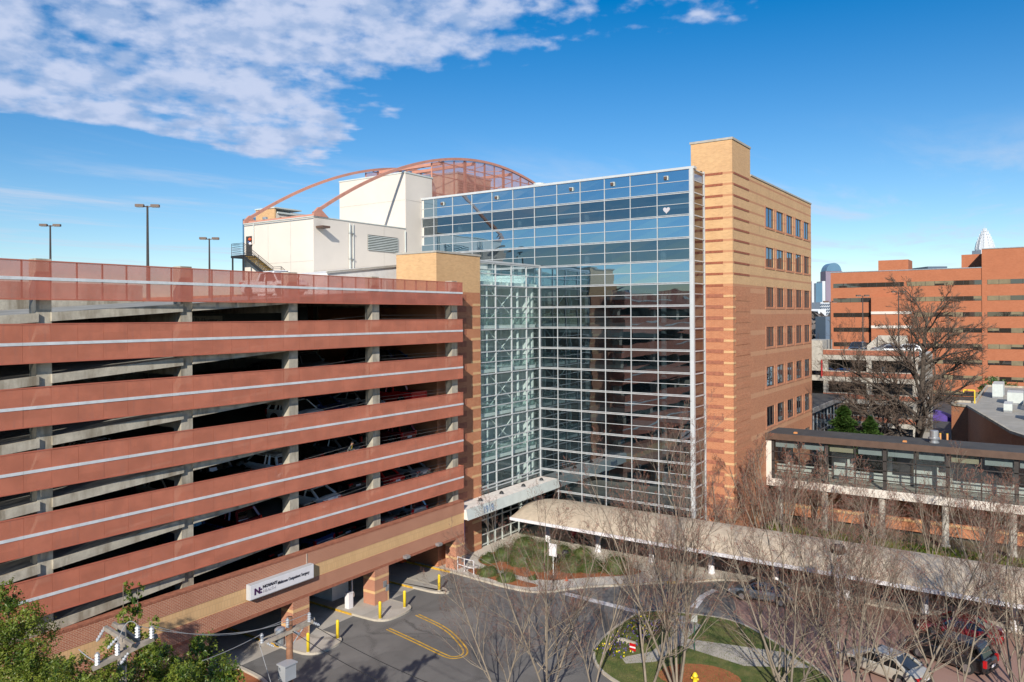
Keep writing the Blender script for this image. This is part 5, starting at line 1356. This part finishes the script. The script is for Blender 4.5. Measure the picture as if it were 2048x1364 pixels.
# ================================================================ LEAFY PLANTS
def leafcloud(blobs, n, size, rnd, mb=None, shell=.55, up=.3):
    mb = mb or MB(); tot = sum(b_[3]**2 for b_ in blobs)
    for (cx, cy, cz, r_, fz) in blobs:
        m_ = int(n*r_**2/tot)
        cl_ = [(rnd.gauss(0, 1), rnd.gauss(0, 1), rnd.gauss(0, 1)) for _ in range(max(8, int(m_/22)))]
        cl_ = [Vector(c).normalized()*(shell+(1.06-shell)*rnd.random()**.5) for c in cl_]
        for i in range(m_):
            c = cl_[i % len(cl_)]; j = Vector((rnd.gauss(0, 1), rnd.gauss(0, 1), rnd.gauss(0, 1)))*.13
            q = Vector(((c.x+j.x)*r_, (c.y+j.y)*r_, (c.z+j.z)*r_*fz))+Vector((cx, cy, cz))
            nrm = (c+Vector((rnd.gauss(0, .6), rnd.gauss(0, .6), rnd.gauss(0, .6)+up))).normalized()
            u = nrm.orthogonal().normalized(); u = Matrix.Rotation(rnd.random()*6.28, 3, nrm) @ u; w_ = nrm.cross(u); s_ = size*rnd.uniform(.6, 1.3)
            mb.add([q-u*s_, q+w_*s_*.5-nrm*s_*.1, q+u*s_, q-w_*s_*.5-nrm*s_*.1], [(0, 1, 2, 3)])
    return mb
rnd = random.Random(4)
def evergreen(x, y, top, rad, n, lab, name='evergreen_tree', leaf=.062, low=3.0):
    t = thing(name, (x, y, 0), lab, 'tree', 'leafy evergreen trees at the lower left')
    mb = MB().tube((x, y, 0), (x+.2, y, top*.6), .16, .08, 8)
    bl = []; z = low
    for i in range(13):
        f = i/12; zz_ = low+(top-low)*f; rr = rad*math.sqrt(max(.04, 1-f**2.2)); a_ = i*2.4
        bl.append((x+math.cos(a_)*rr*.55, y+math.sin(a_)*rr*.55, zz_-rr*.1, rr*rnd.uniform(.55, .75), 1.15))
    bl.append((x, y, top-.35, .45, 1.4))
    for i in (2, 5, 8, 11): b_ = bl[i]; mb.tube((x+.1, y, b_[2]-1), (b_[0], b_[1], b_[2]), .06, .02, 5)
    obj('trunk', mb, BARKD, t); obj('crown', leafcloud(bl, int(n*2.1), leaf, rnd), LEAF, t)
def at(px_, y_, d_):
    tt = (px_-1024)/1545; return ((math.cos(ca)+tt*math.sin(ca))*d_, (math.sin(ca)-tt*math.cos(ca))*d_, 21-(y_-636)/1545*d_)
for (px_, y_, d_, rad, n, lab) in ((12, 1172, 31, 1.5, 13000, 'tall leafy evergreen at the left edge beside the garage'), (60, 1290, 27, 1.7, 12000, 'leafy evergreen second from the left edge'),
        (150, 1318, 26, 1.7, 13000, 'leafy evergreen below the crossarms of the left utility pole'), (235, 1330, 24, 1.6, 12000, 'leafy evergreen at the bottom edge under the left utility pole'),
        (320, 1302, 26.5, 1.6, 14000, 'leafy evergreen in front of the left garage pier'), (402, 1284, 27, 1.25, 12000, 'pointed leafy evergreen at the right end of the row'), (455, 1342, 25.5, 1.0, 7000, 'low leafy evergreen between the two utility poles'), (105, 1338, 24.5, 1.5, 9000, 'leafy evergreen in the bottom left corner'), (190, 1345, 23, 1.5, 9000, 'lowest leafy evergreen under the crossed arms'), (362, 1330, 24.5, 1.3, 9000, 'leafy evergreen cut by the bottom edge, left of the pointed one')):
    x, y, z = at(px_, y_, d_); evergreen(x, y, z, rad*1.3, int(n*1.25), lab)
for (px_, y_, d_, l) in ((243, 1170, 29.5, 'left'), (272, 1178, 30, 'right'), (300, 1240, 29.5, 'low')):
    x, y, z = at(px_, y_, d_)
    t = thing('sapling', (x, y, 0), 'thin sparse green sapling rising before the brick band, %s of three' % l, 'sapling', 'thin saplings by the brick band')
    obj('trunk', MB().tube((x, y, 0), (x, y, z), .05, .012, 5), BARK, t)
    bl = [(x+rnd.uniform(-.35, .35), y+rnd.uniform(-.3, .3), z-.15-.42*i, .20+.05*i, 1.3) for i in range(7)]
    obj('crown', leafcloud(bl, 1500, .07, rnd, shell=.2), LEAF, t)
# clipped hedge shrubs
for i, (x, y, r_, hz, l) in enumerate(((57.2, 37.8, 1.25, 1.0, 'back left mound of the hedge by the plaza'), (56.9, 35.8, 1.2, 1.0, 'mound behind the white sign, left'), (57.3, 34.2, 1.1, 1.0, 'mound behind the white sign, right'),
        (54.5, 38.2, 1.0, .95, 'left front mound next to the kerb bend'), (54.3, 36.2, 1.25, 1.0, 'front mound left of the white sign'), (54.1, 34.3, 1.15, .9, 'front mound directly left of the sign post'),
        (55.2, 31.9, 1.1, .95, 'front mound right of the sign post'), (55.9, 30.6, 1.05, .95, 'front mound at the right of the group'), (56.9, 28.7, 1.15, 1.0, 'round bush at the right end of the bed'),
        (53.1, 38.8, .75, .8, 'small left-most mound near the brick pier'), (50.4, 36.9, .8, .8, 'small bush in the front kerb bed, left'), (50.1, 34.9, .75, .8, 'small bush in the front kerb bed, right'), (51.4, 33.3, .3, 1, 'tiny bush on the mulch strip'), (58.7, 32.9, .8, .9, 'dark bush behind the sign beside the canopy column'))):
    t = thing('clipped_bush', (x, y, .13), 'clipped green '+l, 'bush', 'clipped bushes at the entrance')
    core = MB(); nn = 14; rows = []
    for j in range(7):
        a_ = math.pi/2*j/6; rr = r_*.90*math.cos(a_)**.6 if j < 6 else .02; zz_ = .12+r_*hz*.95*math.sin(a_)
        rows.append([(x+rr*math.cos(2*math.pi*k/nn)*1.1, y+rr*math.sin(2*math.pi*k/nn), zz_) for k in range(nn)])
    obj('inner_twigs', core.grid(rows, True), LEAFD, t)
    obj('foliage', leafcloud([(x, y, .2+r_*.1, r_, hz*.95)], int(3200*r_*r_)+300, .045, rnd, shell=.96), LEAFD, t)
# conifers behind the bridge
def conifer(x, y, h, rad, n, lab):
    t = thing('conifer', (x, y, 0), lab, 'conifer', 'conifers behind the footbridge')
    mb = MB()
    for i in range(n):
        f = rnd.random()**1.35; zz_ = .6+(h-.6)*f; rr = rad*(1-f)**.62*(.82+.25*math.sin(zz_*5.5))*rnd.uniform(.55, 1.08); a_ = rnd.random()*6.283
        rr *= .85+.3*math.sin(a_*5+zz_*1.7)*.5
        q = Vector((x+rr*math.cos(a_), y+rr*math.sin(a_), zz_-rr*.12)); o_ = Vector((math.cos(a_), math.sin(a_), rnd.uniform(-.3, .7))).normalized()
        w_ = o_.cross(Vector((0, 0, 1))).normalized(); s_ = rnd.uniform(.12, .26); nr = Vector((rnd.gauss(0, .3), rnd.gauss(0, .3), rnd.gauss(0, .3)))
        mb.add([q-o_*s_, q+w_*s_*.4+nr*.1, q+o_*s_, q-w_*s_*.4-nr*.1], [(0, 1, 2, 3)])
    obj('trunk', MB().tube((x, y, 0), (x, y, h*.92), .2, .04, 7), BARKD, t); obj('crown', mb, LEAFE, t)
conifer(89.3, 17.6, 11.1, 4.3, 34000, 'larger green conifer behind the footbridge roof')
conifer(88.9, 14.9, 10.1, 3.5, 22000, 'smaller green conifer right of the larger one')
# distant wooded horizon
def woods(name, x0, y0, x1, y1, n, h, dep, seed, m):
    r2 = random.Random(seed); mb = MB()
    for i in range(n):
        f = r2.random(); x = x0+(x1-x0)*f+r2.uniform(-dep, dep); y = y0+(y1-y0)*f+r2.uniform(-dep, dep); hh = h*r2.uniform(.6, 1.15); rr = hh*.42
        for q in range(26):
            c = Vector((r2.gauss(0, 1), r2.gauss(0, 1), r2.gauss(0, 1))).normalized()*rr*r2.uniform(.6, 1.05); s_ = rr*.32
            p_ = Vector((x, y, hh*.6))+Vector((c.x, c.y, c.z*1.0)); u = Vector((r2.gauss(0, 1), r2.gauss(0, 1), r2.gauss(0, 1))).normalized(); v_ = u.orthogonal().normalized()
            mb.add([p_-u*s_, p_+v_*s_, p_+u*s_, p_-v_*s_], [(0, 1, 2, 3)])
    stuff(name, mb, m)
WD = basic('far_winter_woods', (.16, .135, .12), .95, .3, .05); WG = basic('far_green_woods', (.07, .09, .045), .95, .35, .05)
woods('distant_woods', 330, 50, 430, 130, 90, 19, 25, 1, WD)
woods('distant_woods', 420, 110, 900, 420, 260, 18, 60, 2, WD)
woods('distant_woods', -60, 190, 340, 330, 260, 17, 50, 3, WG)
woods('distant_woods', -150, -200, -170, 240, 260, 15, 50, 5, WG)
woods('distant_woods', -120, -170, 150, -230, 200, 15, 45, 6, WD)
woods('distant_woods', 236, -60, 330, -10, 60, 14, 20, 7, WD)
for i, (y, s_) in enumerate(((8.6, 1.0), (5.0, .8), (-1.5, 1.0))):
    t = thing('bushy_tree', (205, y, 0), 'yellow-green bushy tree at the foot of the orange hospital, %s of three' % ('left', 'middle', 'right')[i], 'tree', 'bushy trees before the hospital')
    obj('trunk', MB().tube((205, y, 0), (205, y, 4), .2, .1, 6), BARKD, t)
    obj('crown', leafcloud([(205, y, 4.2*s_, 2.4*s_, .9), (206, y-1.6, 3.6*s_, 1.8*s_, .9), (204.6, y+1.4, 3.4*s_, 1.7*s_, .9)], 1800, .3, rnd, shell=.3), LEAFE, t)
# grass blades and flowers
mb = MB(); r3 = random.Random(9)
def inpoly(x, y, P_):
    c = False
    for i in range(len(P_)):
        x1, y1 = P_[i]; x2, y2 = P_[i-1]
        if (y1 > y) != (y2 > y) and x < (x2-x1)*(y-y1)/(y2-y1)+x1: c = not c
    return c
k_ = 0
while k_ < 14000:
    x, y = r3.uniform(39, 52), r3.uniform(8, 23.6)
    if not inpoly(x, y, isl): continue
    k_ += 1; a_ = r3.random()*6.28; hh = r3.uniform(.04, .11)
    mb.add([(x, y, .12), (x+.03*math.cos(a_), y+.03*math.sin(a_), .12), (x+r3.uniform(-.03, .03), y+r3.uniform(-.03, .03), .12+hh)], [(0, 1, 2)])
stuff('grass', mb, GRASS)
mb = MB()
for i in range(16000):
    x, y = r3.uniform(66.2, 78), r3.uniform(-8, 22); a_ = r3.random()*6.28; hh = r3.uniform(.15, .45)
    mb.add([(x, y, .15), (x+.09*math.cos(a_), y+.09*math.sin(a_), .15), (x+r3.uniform(-.1, .1), y+r3.uniform(-.1, .1), .15+hh)], [(0, 1, 2)])
stuff('ground_cover', mb, LEAF)
fy_ = MB(); fv = MB(); fl = MB()
for i in range(1100):
    x, y = r3.uniform(42.2, 49.2), r3.uniform(20.9, 23.0)
    m_ = fy_ if r3.random() < .33 else fv
    if r3.random() < .72: m_ = fl
    if m_ is fy_ and not (math.sin(x*3.1) > -.2): m_ = fl
    m_.lathe([(.015,0),(.05,.07),(.035,.11)], (x, y, .15+r3.uniform(0, .1)), 5)
stuff('yellow_flowers', fy_, basic('petal_yellow', (.80, .62, .02), .6)); stuff('violet_flowers', fv, basic('petal_violet', (.12, .09, .25), .6)); stuff('flower_leaves', fl, LEAFD)

# ================================================================ SMALL THINGS ON THE GROUND
t = thing('sign_post', (52.9, 32.3, .13), 'white square sign on a slim post in front of the hedge', 'sign')
obj('post', MB().tube((52.9, 32.3, .13), (52.9, 32.3, 2.6), .045, n=8), FASC, t); obj('sign_panel', MB().box(52.82, 52.86, 31.95, 32.65, 1.75, 2.75), SIGNW, t)
t = thing('litter_bin', (55.0, 32.6, .13), 'black litter bin behind the white sign post', 'bin')
obj('bin_body', MB().lathe([(.26,0),(.3,.9),(.3,1.0)], (56.0, 33.0, .13), 12), BLKMET, t); obj('bin_lid', MB().lathe([(.32,0),(.25,.15),(.08,.2)], (56.0, 33.0, 1.13), 12), BLKMET, t)
t = thing('fire_hydrant', (41.7, 16.15, .12), 'yellow fire hydrant on the mulch of the island', 'hydrant')
obj('barrel', MB().lathe([(.2,0),(.2,.06),(.13,.08),(.13,.5),(.17,.52),(.17,.56),(.14,.6),(.09,.7),(.03,.74)], (41.7, 16.15, .12), 12), YELB, t, smooth=True)
for s_ in (-1, 1): obj('hose_cap', MB().lathe([(.06,.1),(.06,.22),(.04,.24)], (41.7, 16.15, .5), 8, 'y') if s_ > 0 else MB().lathe([(.06,-.22),(.06,-.1)], (41.7, 16.15, .5), 8, 'y'), YELB, t)
for x, y, l, m_ in ((45.9, 17.8, 'grey sign back on a green post at the island path', FASC), (43.6, 20.9, 'small red and white sign in the flower bed', REDL)):
    t = thing('small_sign', (x, y, .12), l, 'sign')
    hh = 2.4 if m_ is FASC else .7
    obj('post', MB().tube((x, y, .12), (x, y, hh), .03, n=6), basic('green_post', (.02, .10, .06), .5) if m_ is FASC else MAT['white_aluminium'], t)
    obj('sign_panel', MB().box(x-.03, x-.01, y-.2, y+.2, hh-.45, hh), m_, t)
    if m_ is REDL: obj('sign_stripe', MB().box(x-.035, x-.031, y-.2, y+.2, hh-.27, hh-.18), SIGNW, t)
t = thing('stone_marker', (44.6, 21.6, .12), 'low grey stone block in the flower bed', 'stone')
obj('stone', MB().prism([(44.4,21.2),(44.7,21.15),(44.8,22.4),(44.5,22.45)], .12, .32), KERB, t); obj('stone_top', MB().prism([(44.45,21.25),(44.65,21.2),(44.75,22.3),(44.55,22.35)], .32, .36), KERB, t)
t = thing('traffic_cone', (51.9, 30.6, .14), 'small orange cone at the edge of the pine straw bed', 'cone')
obj('cone_body', MB().lathe([(.09,0),(.02,.28)], (52.6, 30.9, .14), 10), ORANGE, t); obj('cone_base', MB().box(52.48, 52.72, 30.78, 31.02, .143, .165), ORANGE, t)
# lamp post with brown head near the pavers
t = thing('street_lamp', (50.6, 9.6, 0), 'white street lamp post with dark brown head before the canopy', 'street lamp')
LX, LY = 50.2, 10.3
obj('pole', MB().tube((LX, LY, 0), (LX, LY, 6.3), .10, .08, 12), SIGNW, t, smooth=True)
obj('lamp_head', MB().lathe([(.1,0),(.42,.1),(.46,.35),(.40,.55),(.1,.62)], (LX, LY, 6.3), 8), BRNMET, t)
obj('base', MB().lathe([(.2,0),(.2,.3),(.12,.35)], (LX, LY, 0), 12), SIGNW, t)
# bench under the canopy
t = thing('bench', (62.2, 34.9, .13), 'dark metal bench under the walkway canopy beside the seated person', 'bench')
obj('seat', MB().box(61.6, 62.1, 33.6, 35.2, .55, .6), BLKMET, t); obj('backrest', MB().box(62.08, 62.14, 33.6, 35.2, .68, .98), BLKMET, t)
for y in (33.7, 35.1): obj('leg', MB().box(61.65, 61.7, y-.03, y+.03, .13, .55).box(62.02, 62.08, y-.03, y+.03, .13, .7), BLKMET, t)

# ================================================================ UTILITY POLES
def insul(mb, c, dr, n=4, r=.075, s=.085):
    d_ = Vector(dr).normalized(); c = Vector(c)
    for i in range(n): mb.tube(c+d_*s*i, c+d_*s*(i+.55), r, r*.75, 9); mb.tube(c+d_*s*(i+.55), c+d_*s*(i+1), r*.5, r*.5, 7)
t = thing('utility_pole', (19.1, 23.4, 0), 'brown wooden utility pole with one crossarm and insulators before the drive', 'utility pole', 'utility poles')
PX, PY = at(575, 1240, 29)[:2]; PT_ = 9.75
obj('post', MB().tube((PX, PY, 0), (PX, PY, PT_), .17, .12, 12), WOODP, t, smooth=True)
A0 = Vector(at(514, 1292, 28.3)); A1 = Vector(at(622, 1244, 29.4))
def beam(p, q, w, h):
    p, q = Vector(p), Vector(q); d_ = (q-p).normalized(); s_ = d_.cross(Vector((0, 0, 1))).normalized(); u = s_.cross(d_)
    v = [e+s_*a_*w+u*b_*h for e in (p, q) for a_, b_ in ((-1,-1),(1,-1),(1,1),(-1,1))]
    return MB().add(v, [(0,3,2,1),(4,5,6,7),(0,1,5,4),(1,2,6,5),(2,3,7,6),(3,0,4,7)])
obj('crossarm', beam(A0, A1, .06, .06), WOODG, t)
obj('crossarm', beam(A0+Vector((.22,.16,-.0)), A1+Vector((.22,.16,0)), .05, .06), WOODG, t)
im = [A0+(A1-A0)*.05, A0+(A1-A0)*.93, A0+(A1-A0)*.52+Vector((0, 0, .15))]
for q in im: m_ = MB(); insul(m_, q+Vector((0, 0, .06)), (0, 0, 1), 4); obj('insulator', m_, CERAM, t)
for q, dr_ in ((A0+(A1-A0)*.12, (.4,-.6,-.35)), (A0+(A1-A0)*.6, (.5,-.5,-.4)), (A0+(A1-A0)*.97, (.5,-.5,-.35))):
    m_ = MB(); insul(m_, q, dr_, 4, .065); obj('insulator', m_, CERAM, t)
q = Vector(at(556, 1272, 29)); m_ = MB().lathe([(.16,0),(.2,.04),(.2,.6),(.12,.66)], (q.x, q.y, q.z-.35), 12); obj('transformer_can', m_, GALV, t)
q = Vector(at(570, 1348, 28.6)); obj('equipment_box', MB().box(q.x-.25, q.x+.25, q.y-.2, q.y+.2, q.z-.2, q.z+.35).box(q.x-.29, q.x+.29, q.y-.24, q.y+.24, q.z+.35, q.z+.40), CERAM, t)
obj('brace', MB().tube((PX, PY, PT_-1.2), A0+(A1-A0)*.2, .025, n=5).tube((PX, PY, PT_-1.2), A0+(A1-A0)*.85, .025, n=5), GALV, t)
t = thing('utility_pole', (13, 24, 0), 'weathered utility pole with crossed arms and white insulators among the evergreens', 'utility pole', 'utility poles')
Q0 = Vector(at(240, 1248, 24)); obj('post', MB().tube((Q0.x, Q0.y, 0), Q0, .17, .13, 12), WOODG, t, smooth=True)
B0, B1 = Vector(at(180, 1337, 22.6)), Vector(at(303, 1277, 23.8)); C0, C1 = Vector(at(206, 1254, 23.6)), Vector(at(262, 1290, 23.2)); D0, D1 = Vector(at(222, 1246, 24.4)), Vector(at(275, 1283, 24.2))
for p, q in ((B0, B1), (B0+Vector((.2,.12,0)), B1+Vector((.2,.12,0))), (C0, C1), (D0, D1)): obj('crossarm', beam(p, q, .055, .06), WOODG, t)
for q in (B0+(B1-B0)*.08, B0+(B1-B0)*.40, B0+(B1-B0)*.97, C1+Vector((.2,.1,.1))): m_ = MB(); insul(m_, q+Vector((0, 0, .07)), (0, 0, 1), 4, .085); obj('insulator', m_, CERAM, t)
for q, dr_ in ((C0, (-.6,.0,-.8)), (C0+(C1-C0)*.5, (-.7,.1,-.6)), (B0+(B1-B0)*.6, (-.6,-.1,-.55))): m_ = MB(); insul(m_, q, dr_, 5, .06); obj('insulator', m_, CERAM, t)
jm = MB()
def sag(p, q, s_, n=10): p, q = Vector(p), Vector(q); return [p.lerp(q, i/n)-Vector((0, 0, s_*4*(i/n)*(1-i/n))) for i in range(n+1)]
jm.path(sag(at(153, 1297, 23), B0+(B1-B0)*.2, .1), .014, 4); jm.path(sag(C1+Vector((.2,.1,.5)), B0+(B1-B0)*.40+Vector((0, 0, .4)), -.35), .014, 4); jm.path(sag(C0+(C1-C0)*.5, B0+(B1-B0)*.40+Vector((0, 0, .4)), .08), .014, 4)
obj('jumper_wire', jm, WIREL, t)
sp_ = 0
wl = []
def wire(p, q, s_, m_=WIRE, r_=.012, lab=''):
    wl.append(tag(obj('overhead_wire', MB().path(sag(p, q, s_, 16), r_, 4), m_), lab, 'wire', 'overhead wires'))
wire(im[1], at(790, 1100, 16)[:2]+(8.2,), .2, WIRE, .012, 'dark overhead wire leaving the crossarm end towards the lower right')
wire(A0+(A1-A0)*.6, tuple(Vector(at(835, 1400, 22))), .15, WIRE, .012, 'dark overhead wire leaving the pole middle towards the bottom edge') 
bpy.data.objects.remove(wl.pop(0))
wire(im[1], Vector(at(930, 1400, 22)), .15, WIRE, .012, 'dark overhead wire leaving the crossarm end towards the lower right')
wire(im[0]+Vector((0, 0, .38)), Vector(at(400, 1322, 26)), .05, WIREL, .011, 'grey wire from the left insulator down into the evergreens')
wire(im[2]+Vector((0, 0, .38)), B1+Vector((0, 0, .4)), .45, WIREL, .011, 'upper grey wire hanging between the two utility poles')
wire(im[1]+Vector((0, 0, .38)), C1+Vector((.2, .1, .5)), .5, WIREL, .011, 'lower grey wire hanging between the two utility poles')
wire(A0+Vector((0, 0, .1)), Vector(at(548, 1400, 27)), .05, WIREL, .011, 'pale guy line running down beside the brown utility pole')

# ================================================================ PEOPLE
def skin_mesh(name, verts, edges, radii, mats, parent, sub=1, pick=None):
    me = bpy.data.meshes.new('tmp'); me.from_pydata(verts, edges, []); o = bpy.data.objects.new('tmp', me); COL.objects.link(o)
    md = o.modifiers.new('s', 'SKIN'); md.use_smooth_shade = True; md.branch_smoothing = .6
    for i, sv in enumerate(me.skin_vertices[0].data): sv.radius = (radii[i], radii[i]) if not isinstance(radii[i], tuple) else radii[i]; sv.use_root = (i == 0)
    ms = o.modifiers.new('u', 'SUBSURF'); ms.levels = sub; ms.render_levels = sub
    m2 = bpy.data.meshes.new_from_object(o.evaluated_get(bpy.context.evaluated_depsgraph_get())); bpy.data.objects.remove(o)
    m2.name = name; m2.materials.clear()
    for m_ in mats: m2.materials.append(m_)
    if pick:
        for p_ in m2.polygons: p_.material_index = pick(p_.center)
    o = bpy.data.objects.new(name, m2); COL.objects.link(o); o.parent = parent; return o
SKIN = basic('skin_brown', (.30, .16, .10), .6, .05); SKINL = basic('skin_light', (.50, .30, .21), .6, .05); HAIR = basic('hair_dark', (.02, .014, .01), .6, .1)
def person(loc, rot, pose, tops, bots, skin, lab, topm):
    """pose: dict of joints in metres, x forward, y left, z up"""
    t = thing('person', loc, lab, 'person'); t.rotation_euler = (0, 0, R(rot))
    J = pose; names = ['pelvis', 'waist', 'chest', 'neck', 'head', 'crown']
    v = [J[n] for n in names]; e = [(0,1),(1,2),(2,3),(3,4),(4,5)]; r_ = [(.15,.12),(.13,.11),(.17,.12),(.058,.058),(.085,.098),(.06,.07)]
    for s_ in ('l', 'r'):
        b0 = len(v); v += [J['sho_'+s_], J['elb_'+s_], J['wri_'+s_], J['palm_'+s_]]; e += [(2,b0),(b0,b0+1),(b0+1,b0+2),(b0+2,b0+3)]; r_ += [.062, .045, .032, (.042,.02)]
        wv = Vector(J['palm_'+s_])-Vector(J['wri_'+s_]); wv.normalize(); sd_ = wv.cross(Vector((0, 0, 1))).normalized() if abs(wv.z) < .9 else Vector((0, 1, 0))
        for k in range(4):
            o_ = (k-1.5)*.022; ln = (.055, .07, .075, .062)[k]; p1 = Vector(J['palm_'+s_])+wv*ln*.5+sd_*o_; p2 = p1+wv*ln*.5+Vector((0, 0, -.02))
            b1 = len(v); v += [tuple(p1), tuple(p2)]; e += [(b0+3,b1),(b1,b1+1)]; r_ += [.010, .008]
        p1 = Vector(J['wri_'+s_])+wv*.04+sd_*(.045 if s_ == 'l' else -.045); p2 = p1+wv*.035; b1 = len(v); v += [tuple(p1), tuple(p2)]; e += [(b0+2,b1),(b1,b1+1)]; r_ += [.011, .009]
        b0 = len(v); v += [J['hip_'+s_], J['kne_'+s_], J['ank_'+s_], J['toe_'+s_]]; e += [(0,b0),(b0,b0+1),(b0+1,b0+2),(b0+2,b0+3)]; r_ += [.095, .062, .042, (.045,.03)]
    hz = J['neck'][2]; pz = J['pelvis'][2]
    hp = [Vector(J['wri_l']), Vector(J['wri_r']), Vector(J['palm_l']), Vector(J['palm_r'])]; an = [Vector(J['ank_l']), Vector(J['ank_r']), Vector(J['toe_l']), Vector(J['toe_r'])]
    lgs = [Vector(J['kne_l']), Vector(J['kne_r'])]; ch = Vector(J['chest'])
    def pick(c):
        if c.z > hz: return 0
        if min((c-q).length for q in hp) < .09: return 0
        if min((c-q).length for q in an) < .09: return 3
        if c.z < pz+.02 or min((c-q).length for q in lgs) < .2: return 2
        return 1
    body = skin_mesh('body', v, e, r_, [skin, topm, bots, BLKMET], t, 2, pick)
    H_ = Vector(J['head']); C_ = Vector(J['crown']); up = (C_-H_).normalized()
    hm = MB(); rows = []
    for j in range(6):
        a_ = math.pi/2*j/5; rows.append([tuple(C_+Vector((-.012, 0, .0))+Vector((math.cos(b__)*.102*math.cos(a_), math.sin(b__)*.092*math.cos(a_), -.02+.095*math.sin(a_)))) for b__ in [2*math.pi*k/12 for k in range(12)]])
    o = obj('hair', hm.grid(rows, True), HAIR, t, smooth=True, world=False)
    f_ = MB()
    for s_ in (-1, 1): f_.lathe([(.012,0),(.008,.008)], (H_.x+.088, H_.y+s_*.034, H_.z+.02), 6, 'x')
    obj('eyes', f_, BLKMET, t, world=False)
    obj('nose', MB().add([(H_.x+.088,H_.y-.014,H_.z-.02),(H_.x+.088,H_.y+.014,H_.z-.02),(H_.x+.118,H_.y,H_.z-.018),(H_.x+.09,H_.y,H_.z+.022)], [(0,1,2),(0,2,3),(1,3,2),(0,3,1)]), skin, t, world=False)
    obj('mouth', MB().box(H_.x+.084, H_.x+.094, H_.y-.024, H_.y+.024, H_.z-.05, H_.z-.042), basic('lips', (.25, .08, .06), .5) if 'lips' not in MAT else MAT['lips'], t, world=False)
    for s_ in (-1, 1): obj('ear', MB().lathe([(.02,-.01),(.026,.0),(.016,.012)], (H_.x-.005, H_.y+s_*.092, H_.z+.0), 8, 'y'), skin, t, world=False)
    return t
JK = basic('camouflage_jacket', (.10, .105, .10), .8, .5, 9, fine=.6)
lean = dict(pelvis=(0,0,.93), waist=(.03,0,1.08), chest=(.16,0,1.33), neck=(.27,0,1.48), head=(.33,0,1.58), crown=(.34,0,1.66),
  sho_l=(.16,.19,1.38), elb_l=(.30,.24,1.14), wri_l=(.50,.10,1.10), palm_l=(.56,.04,1.09), sho_r=(.16,-.19,1.38), elb_r=(.30,-.24,1.14), wri_r=(.50,-.10,1.10), palm_r=(.56,-.04,1.12),
  hip_l=(0,.10,.88), kne_l=(.04,.11,.48), ank_l=(-.02,.11,.08), toe_l=(.13,.12,.04), hip_r=(-.02,-.10,.88), kne_r=(-.04,-.11,.48), ank_r=(-.14,-.11,.08), toe_r=(.02,-.12,.04))
p_ = person((38.6, 40.55, lz(4)+ramp(38.6)), -60, lean, None, basic('jeans_dark', (.03, .035, .05), .8, .2, 5), SKIN, 'person in a dark patterned jacket and yellow shirt leaning on the garage band', JK)
obj('shirt_front', MB().extr([(-.045, 1.06), (.045, 1.06), (.03, 1.42), (-.03, 1.42)], 'x', .0, .012), YELB, p_, world=False)
sf = p_.children[-1] if p_.children else None
for c in bpy.data.objects:
    if c.parent == p_ and c.name.startswith('shirt_front'): c.location = (.24, 0, 0); c.rotation_euler = (0, R(16), 0); c.location = (-.06, 0, .08)
sit = dict(pelvis=(0,0,.62), waist=(-.02,0,.76), chest=(.0,0,1.0), neck=(.03,0,1.16), head=(.06,0,1.27), crown=(.06,0,1.35),
  sho_l=(0,.19,1.06), elb_l=(.10,.24,.82), wri_l=(.30,.16,.76), palm_l=(.37,.13,.75), sho_r=(0,-.19,1.06), elb_r=(.10,-.24,.82), wri_r=(.30,-.16,.76), palm_r=(.37,-.13,.75),
  hip_l=(.06,.10,.60), kne_l=(.46,.12,.58), ank_l=(.48,.12,.10), toe_l=(.62,.12,.05), hip_r=(.06,-.10,.60), kne_r=(.46,-.12,.58), ank_r=(.56,-.12,.10), toe_r=(.70,-.12,.05))
person((61.9, 35.6, .07), 200, sit, None, basic('trousers_red', (.20, .03, .04), .8, .1), SKINL, 'person in red and white sitting under the canopy beside the bench', basic('red_top', (.45, .03, .05), .8, .1))
t = thing('stool', (62, 35.6, .13), 'low dark stool under the seated person beneath the canopy', 'stool')
obj('seat', MB().box(61.7, 62.2, 35.35, 35.85, .5, .56), BLKMET, t)
for x, y in ((61.72,35.37),(62.14,35.37),(61.72,35.79),(62.14,35.79)): obj('leg', MB().box(x, x+.04, y, y+.04, .13, .5), BLKMET, t)
# orange/blue safety gear in the plant room doorway
t = thing('balloon_bunch', (50.1, 66.7, 28.4), 'orange, blue and white round things hanging in the plant room doorway', 'hanging item')
for (y, z, m_, n_) in ((66.62, 29.0, ORANGE, 'orange_piece'), (66.75, 28.7, PB, 'blue_piece'), (66.55, 28.55, SIGNW, 'white_piece')):
    obj(n_, MB().lathe([(.02,-.17),(.14,-.08),(.17,0),(.12,.1),(.02,.17)], (50.08, y, z), 10), m_, t, smooth=True)
